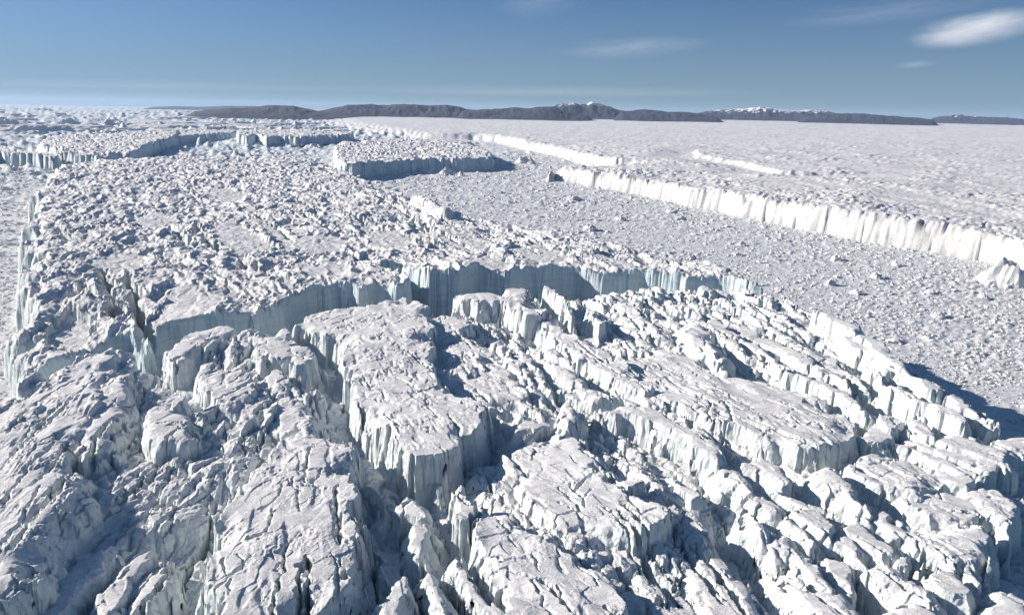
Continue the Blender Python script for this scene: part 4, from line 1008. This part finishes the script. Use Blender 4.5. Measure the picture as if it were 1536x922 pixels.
def build_blocks():
    rng = np.random.default_rng(77)
    prot = [block_mesh("ice_block", 900 + k, M_CHUNK, 2, (0.55, 0.7, 0.85, 1.0)[k % 4]) for k in range(8)]
    traced = [(1314, 417, 16, 12, "bright white angular ice block with long shadow, in the middle of the right-hand brash field"), (1244, 427, 15, 11, "twin-peaked ice block in shadow on the brash, left of the bright angular block"),
              (1254, 390, 17, 11, "large white ice lump on the brash below the turquoise notch of the glacier cliff"), (1284, 440, 15, 8, "low wide ice lump on the brash just nearer than the bright angular block"),
              (1474, 447, 14, 9, "brown-edged ice block on the brash nearer than the broken end of the glacier cliff"), (1407, 475, 13, 9, "small sharp ice block alone on the brash above the huge iceberg shadow"),
              (1344, 398, 13, 9, "ice lump on the brash midway to the glacier cliff, beyond the bright angular block"), (1037, 388, 15, 8, "dark-shadowed ice lump on the brash just beyond the end of the crevassed iceberg"),
              (1111, 368, 15, 7, "flat ice lump on the brash between crevassed iceberg and glacier cliff"), (1104, 382, 15, 6, "low grey ice lump nearest the tip of the crevassed iceberg"),
              (885, 345, 26, 11, "jagged cluster-like ice block on the brash behind the crevassed iceberg"), (1010, 318, 22, 9, "wide low ice lump near the sunlit glacier cliff foot"),
              (860, 300, 24, 10, "shadowed ice lump below the start of the long glacier cliff"), (930, 330, 18, 8, "grey ice lump in open brash before the long glacier cliff")]
    for k, (px, py, hw, ht, lb) in enumerate(traced):
        x, y = unproj(px, py, 0)
        o = link("ice_block", block_mesh("ice_block", 500 + k, M_CHUNK, 3, 0.75), None, (x, y, -1.0))
        f = max(1.0, math.hypot(x, y) / 1500)
        o.scale = (hw * 0.62 * f, hw * 0.62 * f, ht * f); o.rotation_euler = (0, 0, rng.uniform(0, 6.3))
        o['label'] = lb; o['category'] = 'ice block'; o['group'] = 'large ice blocks on the brash'
    # the white berg fragment at the broken end of the cliff
    n = 0
    for t in range(6000):
        px = rng.uniform(-40, 1560); py = 250 + 330 * rng.random() ** 1.4
        x, y = unproj(px, py, 0)
        if not free_of_bergs(np.array([x]), np.array([y]), 12)[0]:
            continue
        r = math.hypot(x, y)
        sz = rng.lognormal(1.25, 0.4) * min(1.9, max(0.75, r / 1500))
        o = link("ice_chunk", prot[int(rng.integers(8))], None, (x, y, -0.6))
        o.scale = (sz * rng.uniform(.8, 1.5), sz * rng.uniform(.8, 1.3), sz * rng.uniform(.45, .9)); o.rotation_euler = (rng.normal(0, .12), rng.normal(0, .12), rng.uniform(0, 6.3))
        gd = float(poly_sdf(berg_outlines[7], np.array([x]), np.array([y]))[0])
        big_ = 'largish' if sz > 4.6 else 'small'
        where, grp = (("in the narrow brash strip left of the crevassed iceberg", "ice chunks left of the crevassed iceberg") if x < -250 and y < 2600 else
                      ("lying near the foot of the sunlit glacier cliff", "ice chunks along the glacier cliff foot") if gd > -130 else
                      ("in the brash around the tabular iceberg", "ice chunks around the tabular iceberg") if y > 2300 else
                      ("in the brash close beside the near fractured iceberg", "ice chunks beside the near iceberg") if y < 1050 else
                      ("in the open brash between crevassed iceberg and glacier cliff", "ice chunks in the open brash"))
        o['label'] = big_ + " angular grey-white ice chunk " + where; o['category'] = 'ice chunk'; o['group'] = grp
        n += 1
        if n >= 285: break
    # rubble too small to count: one mesh of boxes with broken tops
    N = 90000
    px = rng.uniform(-60, 1600, N); py = 232 + 420 * rng.random(N) ** 1.35
    d = (R3 @ np.stack([(px - CX) / FPX, -(py - CY) / FPX, -np.ones(N)]))
    t = -H / d[2]; x, y = d[0] * t, d[1] * t
    gb_ = up(GL_BASE, 0.0); k_ = rng.integers(2, len(gb_) - 1, 5000); tt = rng.random(5000)[:, None]
    ft = gb_[k_] * (1 - tt) + gb_[k_ + 1] * tt - np.array([[0.9, 0.42]]) * (rng.exponential(12, 5000)[:, None] + 1)
    x = np.concatenate([ft[:, 0], x]); y = np.concatenate([ft[:, 1], y]); N = len(x)
    m = free_of_bergs(x, y, 3) & (y > 100) & (y < 6000)
    m &= noise(x / 120, y / 120, 55) + 0.6 * noise(x / 40, y / 40, 56) + rng.normal(0, .35, N) > -0.25
    x, y = x[m][:42000], y[m][:42000]; n = len(x)
    r = np.hypot(x, y)
    szv = rng.lognormal(0.22, 0.48, n) * np.clip(r / 1100, 0.8, 3.2)
    th = rng.uniform(0, 6.3, n)
    corners = np.array([(-1, -1), (1, -1), (1, 1), (-1, 1)], float)
    V = np.zeros((n, 9, 3))
    for lev, zz, sh in ((0, -0.4, 1.0), (4, 0.75, 0.72)):
        for k in range(4):
            j = rng.uniform(.7, 1.25, (n, 2)) * sh
            cx, cy = corners[k, 0] * j[:, 0], corners[k, 1] * j[:, 1] * 0.8
            V[:, lev + k, 0] = cx * np.cos(th) - cy * np.sin(th); V[:, lev + k, 1] = cx * np.sin(th) + cy * np.cos(th)
            V[:, lev + k, 2] = zz * (1 if lev == 0 else rng.uniform(.35, 1.3, n))
    V[:, 8, 2] = rng.uniform(.7, 1.35, n); V[:, 8, 0] = rng.uniform(-.3, .3, n)
    V *= szv[:, None, None]
    V[:, :, 2] *= rng.uniform(.22, .6, n)[:, None]
    V[:, :, 0] += x[:, None]; V[:, :, 1] += y[:, None]
    f = []
    for k in range(4):
        b = (k + 1) % 4
        f += [(k, b, 4 + b), (k, 4 + b, 4 + k), (4 + k, 4 + b, 8)]
    F = (np.array(f)[None] + 9 * np.arange(n)[:, None, None]).reshape(-1, 3)
    me = mesh_from("ice_rubble", V.reshape(-1, 3), F, M_CHUNK, None, np.repeat(rng.uniform(0, .3, n), 9))
    me.polygons.foreach_set("use_smooth", np.zeros(len(F), dtype=bool))
    o = link("ice_rubble", me); o['kind'] = 'stuff'; o['label'] = "countless small broken ice pieces covering the frozen fjord"
    print("rubble", n)


build_blocks()
print("blocks", round(time.time() - T0, 1))


# ------------------------------------------------------------------ icebergs far away in the fjord
def small_berg_mesh(name, seed, peaked):
    rng = np.random.default_rng(seed)
    n = 20; u = np.linspace(-1.15, 1.15, n)
    X, Y = np.meshgrid(u, u)
    d = 1 - np.sqrt(X * X + Y * Y) + 0.22 * noise(X * 1.7 + seed, Y * 1.7, seed) + 0.1 * noise(X * 5 + seed, Y * 5, seed + 1)
    e = np.clip(d / (0.55 if peaked else 0.16), 0, 1)
    Z = (e ** (1.1 if peaked else 0.7)) * (1 + 0.22 * noise(X * 3 + seed, Y * 3, seed + 2) + 0.16 * noise(X * 8, Y * 8 + seed, seed + 3)) - 0.02
    if peaked: Z *= 0.7 + 0.5 * noise(X * 1.4, Y * 1.4 + seed, seed + 4)
    idx = np.arange(n * n).reshape(n, n)
    F = np.stack([idx[:-1, :-1], idx[:-1, 1:], idx[1:, 1:], idx[1:, :-1]], -1).reshape(-1, 4)
    F = F[(Z.ravel()[F] > -0.015).any(1)]
    me = mesh_from(name, np.stack([X.ravel(), Y.ravel(), Z.ravel()], -1), F, M_MID, None, np.clip(0.6 - Z.ravel(), 0, .4))
    me.polygons.foreach_set("use_smooth", np.zeros(len(F), dtype=bool))
    return me


def build_far_bergs():
    rng = np.random.default_rng(31)
    protos = [small_berg_mesh("iceberg", 60 + k, k % 2 == 0) for k in range(10)]
    spots = [(103, 187, 26, 9, "white peaked iceberg, left of two sharp peaks on the far fjord", 0), (160, 187, 30, 8, "low white pyramid iceberg, right of two sharp peaks on the far fjord", 2),
             (8, 186, 30, 5, "small bright flat iceberg at the left edge of the far fjord", 1), (60, 196, 70, 6, "dark shadowed wide iceberg behind the far left tabular berg", 3),
             (672, 262, 34, 9, "peaked ice mound just before the tabular iceberg's blue front", 4), (640, 259, 26, 6, "low ice mound just left of the peaked mound before the tabular iceberg", 6),
             (788, 245, 34, 11, "dark wedge iceberg between the tabular iceberg and the glacier cliffs", 8), (676, 207, 26, 8, "jagged grey iceberg heap at the foot of the far glacier cliff", 4),
             (700, 218, 26, 6, "small grey iceberg heap near the far glacier cliff beside the tabular iceberg", 6),
             (1512, 425, 70, 34, "bright white iceberg fragment fallen at the broken end of the glacier cliff", 2)]
    for px, py, wpx, hpx, lb, k in spots:
        x, y = unproj(px, py, 0); r = math.hypot(math.hypot(x, y), H)
        o = link("iceberg", small_berg_mesh("iceberg", 200 + int(px), k % 2 == 0), None, (x, y, -1))
        o.scale = (wpx / FPX * r * 0.5, wpx / FPX * r * 0.36, hpx / FPX * r * 1.1)
        o.rotation_euler = (0, 0, rng.uniform(-.5, .5)); o['label'] = lb; o['category'] = 'iceberg'
    n = 0
    for t in range(3000):
        px = rng.uniform(-20, 520); py = 163 + 44 * rng.random() ** 1.3
        if px > 330 and py < 181: continue
        if py < 156 + 0.0178 * px + 5: continue
        x, y = unproj(px, py, 0)
        if not free_of_bergs(np.array([x]), np.array([y]), 120)[0]: continue
        r = math.hypot(x, y)
        o = link("iceberg", protos[int(rng.integers(10))], None, (x, y, -1.5))
        wd = rng.lognormal(3.9, .55) * min(2.2, r / 6500 + .5)
        o.scale = (wd * rng.uniform(.8, 2.4), wd * rng.uniform(.6, 1.2), rng.uniform(14, 42)); o.rotation_euler = (0, 0, rng.normal(0, .5))
        ht = 'tall' if o.scale[2] > 28 else 'low'; wdn = 'wide' if o.scale[0] > 110 else 'narrow'
        where = "near the horizon of the far fjord" if py < 172 else "beyond the far tabular icebergs" if py < 190 else "close behind the crevassed iceberg's back edge"
        o['label'] = f"{ht} {wdn} grey-white iceberg {where}"; o['category'] = 'iceberg'; o['group'] = 'icebergs ' + where
        n += 1
        if n >= 130: break


build_far_bergs()


# ------------------------------------------------------------------ hills on the horizon
def rock_mat(name, snowline, amount, col1=(0.009, 0.016, 0.036), col2=(0.022, 0.031, 0.058)):  # the blue of distant air is painted into both rock colours
    m = bpy.data.materials.new(name); m.use_nodes = True
    t = m.node_tree; N = t.nodes; Lk = t.links; b = N["Principled BSDF"]; b.inputs["Roughness"].default_value = 0.9
    geo = N.new("ShaderNodeNewGeometry")

    def nz(s, d):
        n = N.new("ShaderNodeTexNoise"); n.inputs["Scale"].default_value = s; n.inputs["Detail"].default_value = d; Lk.new(geo.outputs["Position"], n.inputs["Vector"]); return n
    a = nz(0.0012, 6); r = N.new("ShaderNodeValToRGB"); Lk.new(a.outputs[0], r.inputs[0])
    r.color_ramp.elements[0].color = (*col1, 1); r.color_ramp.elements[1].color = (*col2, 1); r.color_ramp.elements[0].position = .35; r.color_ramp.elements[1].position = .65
    p = nz(0.0045, 4)
    sep = N.new("ShaderNodeSeparateXYZ"); Lk.new(geo.outputs["Position"], sep.inputs[0])
    h = N.new("ShaderNodeMapRange"); h.inputs[1].default_value = snowline[0]; h.inputs[2].default_value = snowline[1]; h.inputs[3].default_value = -0.2; h.inputs[4].default_value = amount; Lk.new(sep.outputs[2], h.inputs[0])
    ad = N.new("ShaderNodeMath"); ad.operation = 'ADD'; Lk.new(h.outputs[0], ad.inputs[0]); Lk.new(p.outputs[0], ad.inputs[1])
    st = N.new("ShaderNodeMapRange"); st.inputs[1].default_value = 0.66; st.inputs[2].default_value = 0.74; Lk.new(ad.outputs[0], st.inputs[0])
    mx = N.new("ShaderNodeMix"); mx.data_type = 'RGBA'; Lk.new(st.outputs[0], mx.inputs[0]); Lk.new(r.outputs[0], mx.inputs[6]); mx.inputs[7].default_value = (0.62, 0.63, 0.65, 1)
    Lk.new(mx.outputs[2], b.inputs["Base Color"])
    return m


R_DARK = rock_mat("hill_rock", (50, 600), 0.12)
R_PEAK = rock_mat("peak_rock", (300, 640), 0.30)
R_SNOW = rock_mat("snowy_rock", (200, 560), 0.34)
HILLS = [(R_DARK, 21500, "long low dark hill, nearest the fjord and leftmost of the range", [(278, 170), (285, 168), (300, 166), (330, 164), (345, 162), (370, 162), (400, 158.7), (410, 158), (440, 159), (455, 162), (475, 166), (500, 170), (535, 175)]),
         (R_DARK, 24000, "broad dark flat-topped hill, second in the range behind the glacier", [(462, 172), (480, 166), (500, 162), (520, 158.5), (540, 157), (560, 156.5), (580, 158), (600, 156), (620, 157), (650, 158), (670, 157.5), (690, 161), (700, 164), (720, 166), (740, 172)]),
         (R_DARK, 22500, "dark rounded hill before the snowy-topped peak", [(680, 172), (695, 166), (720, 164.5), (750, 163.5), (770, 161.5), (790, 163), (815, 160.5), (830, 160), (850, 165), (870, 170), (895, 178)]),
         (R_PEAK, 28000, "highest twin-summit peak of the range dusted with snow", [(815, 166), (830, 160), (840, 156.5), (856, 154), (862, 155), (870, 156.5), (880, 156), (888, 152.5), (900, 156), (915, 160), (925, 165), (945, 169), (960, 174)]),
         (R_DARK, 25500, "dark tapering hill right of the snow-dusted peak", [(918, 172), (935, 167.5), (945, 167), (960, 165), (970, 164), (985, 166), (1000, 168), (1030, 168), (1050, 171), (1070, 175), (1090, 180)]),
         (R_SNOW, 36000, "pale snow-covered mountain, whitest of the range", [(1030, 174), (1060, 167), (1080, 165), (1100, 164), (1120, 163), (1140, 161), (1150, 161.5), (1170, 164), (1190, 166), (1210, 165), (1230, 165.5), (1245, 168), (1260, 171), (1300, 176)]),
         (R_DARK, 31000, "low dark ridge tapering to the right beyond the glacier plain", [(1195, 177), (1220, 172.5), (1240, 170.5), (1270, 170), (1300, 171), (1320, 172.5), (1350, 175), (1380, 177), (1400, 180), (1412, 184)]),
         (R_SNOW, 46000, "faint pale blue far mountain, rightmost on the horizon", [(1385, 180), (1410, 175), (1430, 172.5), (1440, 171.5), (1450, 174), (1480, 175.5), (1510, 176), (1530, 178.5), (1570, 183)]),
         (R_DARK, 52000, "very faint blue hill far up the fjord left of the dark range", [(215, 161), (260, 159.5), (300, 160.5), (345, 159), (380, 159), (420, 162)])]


def build_hills():
    for k, (mt, dist, lb, pts) in enumerate(HILLS):
        P = np.array(pts)
        n = int((P[-1, 0] - P[0, 0]) * 1.2)
        pxs = np.linspace(P[0, 0], P[-1, 0], n)
        pys = np.interp(pxs, P[:, 0], P[:, 1])
        d = R3 @ np.stack([(pxs - CX) / FPX, -(pys - CY) / FPX, -np.ones(n)])
        hyp = np.hypot(d[0], d[1]); z = H + d[2] / hyp * dist
        z = np.maximum(z, 5) * np.clip(np.minimum(pxs - pxs[0], pxs[-1] - pxs) / 14.0, 0.02, 1) ** 0.7
        ux, uy = d[0] / hyp, d[1] / hyp
        m = 33; q = np.linspace(-1, 1, m)
        wd = 2600.0 if k != 8 else 4000.0
        rr = dist + q[:, None] * wd * np.ones(n)[None]
        X = ux[None] * rr; Y = uy[None] * rr
        prof = np.clip(1 - np.abs(q) ** 1.25, 0, 1)[:, None] ** 0.9
        zz = z[None] * prof * (1 + (0.42 * noise(X / 1100, Y / 1100, 70 + k) + 0.22 * ridged(X / 420, Y / 420, 3, 80 + k)) * (1 - prof ** 3) + 0.05 * noise(X / 260, Y / 260, 90 + k))
        zz = zz - 30 * (1 - prof) ** 4
        zz[0] = zz[-1] = -20
        idx = np.arange(m * n).reshape(m, n)
        F = np.stack([idx[:-1, :-1], idx[:-1, 1:], idx[1:, 1:], idx[1:, :-1]], -1).reshape(-1, 4)
        b = np.array([float(ux[n // 2] * dist), float(uy[n // 2] * dist), 0.0])
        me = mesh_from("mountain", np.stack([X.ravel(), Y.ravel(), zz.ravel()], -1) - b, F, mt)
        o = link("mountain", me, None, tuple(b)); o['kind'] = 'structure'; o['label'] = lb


build_hills()
print("hills", round(time.time() - T0, 1))


# ------------------------------------------------------------------ clouds (soft volumes well above the haze)
def cloud_mat(name, dens, scale, lo, hi):
    m = bpy.data.materials.new(name); m.use_nodes = True
    t = m.node_tree; N = t.nodes; Lk = t.links
    N.remove(N["Principled BSDF"])
    v = N.new("ShaderNodeVolumePrincipled"); v.inputs["Color"].default_value = (0.98, 0.98, 1.0, 1)
    Lk.new(v.outputs[0], N["Material Output"].inputs["Volume"])
    tc = N.new("ShaderNodeTexCoord")
    mp = N.new("ShaderNodeMapping"); mp.inputs["Scale"].default_value = scale; Lk.new(tc.outputs["Object"], mp.inputs[0])
    n = N.new("ShaderNodeTexNoise"); n.inputs["Scale"].default_value = 1.0; n.inputs["Detail"].default_value = 9; n.inputs["Roughness"].default_value = .68; Lk.new(mp.outputs[0], n.inputs["Vector"])
    ln = N.new("ShaderNodeVectorMath"); ln.operation = 'LENGTH'; Lk.new(tc.outputs["Object"], ln.inputs[0])
    f = N.new("ShaderNodeMapRange"); f.inputs[1].default_value = 1.0; f.inputs[2].default_value = 0.1; f.inputs[3].default_value = 0; f.inputs[4].default_value = 1; f.interpolation_type = 'SMOOTHSTEP'; Lk.new(ln.outputs["Value"], f.inputs[0])
    r = N.new("ShaderNodeMapRange"); r.inputs[1].default_value = lo; r.inputs[2].default_value = hi; Lk.new(n.outputs[0], r.inputs[0])
    x = N.new("ShaderNodeMath"); x.operation = 'MULTIPLY'; Lk.new(f.outputs[0], x.inputs[0]); Lk.new(r.outputs[0], x.inputs[1])
    y = N.new("ShaderNodeMath"); y.operation = 'MULTIPLY'; y.inputs[1].default_value = dens; Lk.new(x.outputs[0], y.inputs[0])
    Lk.new(y.outputs[0], v.inputs["Density"])
    return m


def build_clouds():
    def ell(name):
        V = []; F = []; a, b = 24, 12
        for i in range(1, b):
            for k in range(a):
                V.append((math.sin(math.pi * i / b) * math.cos(2 * math.pi * k / a), math.sin(math.pi * i / b) * math.sin(2 * math.pi * k / a), math.cos(math.pi * i / b)))
        V.append((0, 0, 1)); V.append((0, 0, -1)); nt_ = len(V) - 2
        for i in range(b - 2):
            for k in range(a):
                p, q = i * a + k, i * a + (k + 1) % a
                F += [(p, p + a, q + a), (p, q + a, q)]
        for k in range(a):
            F.append((k, (k + 1) % a, nt_)); F.append(((b - 2) * a + (k + 1) % a, (b - 2) * a + k, nt_ + 1))
        return np.array(V), np.array(F)
    V, F = ell("cloud")
    spec = [(1466, 43, 170, 46, 15000, 0.0020, (1.4, 1.4, 1.6), 0.36, 0.60, 8, "small white lens-shaped cloud, brightest in the sky, upper right"),
            (945, 72, 260, 34, 20000, 0.00028, (2.2, 2.2, 1.6), 0.40, 0.75, 3, "thin white cloud streak above the middle of the hills"),
            (805, 4, 150, 50, 16000, 0.0003, (2.0, 2.0, 1.2), 0.38, 0.75, 3, "small faint cloud wisp touching the top edge of the sky"),
            (1330, 18, 330, 30, 17000, 0.00018, (2.0, 2.0, 1.6), 0.40, 0.75, 4, "barely visible thin cloud streak beside the lens-shaped cloud"),
            (820, 138, 760, 16, 34000, 0.000035, (2.6, 2.6, 1.6), 0.36, 0.7, 0.3, "long faint flat cloud band low above the hills"),
            (220, 129, 760, 12, 34000, 0.000025, (2.6, 2.6, 1.6), 0.36, 0.7, 0.3, "long faint haze-like cloud band low over the far fjord"),
            (1372, 97, 60, 12, 20000, 0.0004, (1.6, 1.6, 1.2), 0.35, 0.75, 2, "tiny faint cloud fleck beneath the lens-shaped cloud")]
    for k, (px, py, wp, hp, dist, dens, scl, lo, hi, tiltd, lb) in enumerate(spec):
        d = R3 @ np.array([(px - CX) / FPX, -(py - CY) / FPX, -1.0])
        d = d / np.linalg.norm(d); c = d * dist + np.array([0, 0, H])
        me = mesh_from("cloud", V, F, cloud_mat("cloud_vapour", dens, scl, lo, hi))
        o = link("cloud", me, None, tuple(c))
        az = math.atan2(d[0], d[1])
        o.rotation_euler = (0, math.radians(-tiltd), -az)
        o.scale = (wp / FPX * dist * .5, max(wp, 120) / FPX * dist * .35, hp / FPX * dist * .5)
        o['label'] = lb; o['category'] = 'cloud'


build_clouds()

# ------------------------------------------------------------------ air
hz = bpy.data.materials.new("haze_air"); hz.use_nodes = True
hn = hz.node_tree.nodes; hn.remove(hn["Principled BSDF"])
hv = hn.new("ShaderNodeVolumePrincipled"); hv.inputs["Color"].default_value = (0.56, 0.71, 0.96, 1); hv.inputs["Density"].default_value = 0.65e-5; hv.inputs["Anisotropy"].default_value = 0.2
hz.node_tree.links.new(hv.outputs[0], hn["Material Output"].inputs["Volume"])
bx0, bx1, by0, by1, bz0, bz1 = -95000, 95000, -4000, 95000, -60.0, 790.0
HV = np.array([(x, y, z) for z in (bz0, bz1) for y in (by0, by1) for x in (bx0, bx1)], float)
HF = np.array([(0, 2, 3, 1), (4, 5, 7, 6), (0, 1, 5, 4), (2, 6, 7, 3), (0, 4, 6, 2), (1, 3, 7, 5)])
ho = link("haze", mesh_from("haze", HV, HF, hz)); ho['kind'] = 'stuff'; ho['label'] = "thin blue air between the camera and the far hills"
print("done", round(time.time() - T0, 1))
print("faces", sum(len(o.data.polygons) for o in sc.objects if o.type == 'MESH'), "verts", sum(len(o.data.vertices) for o in sc.objects if o.type == 'MESH'))
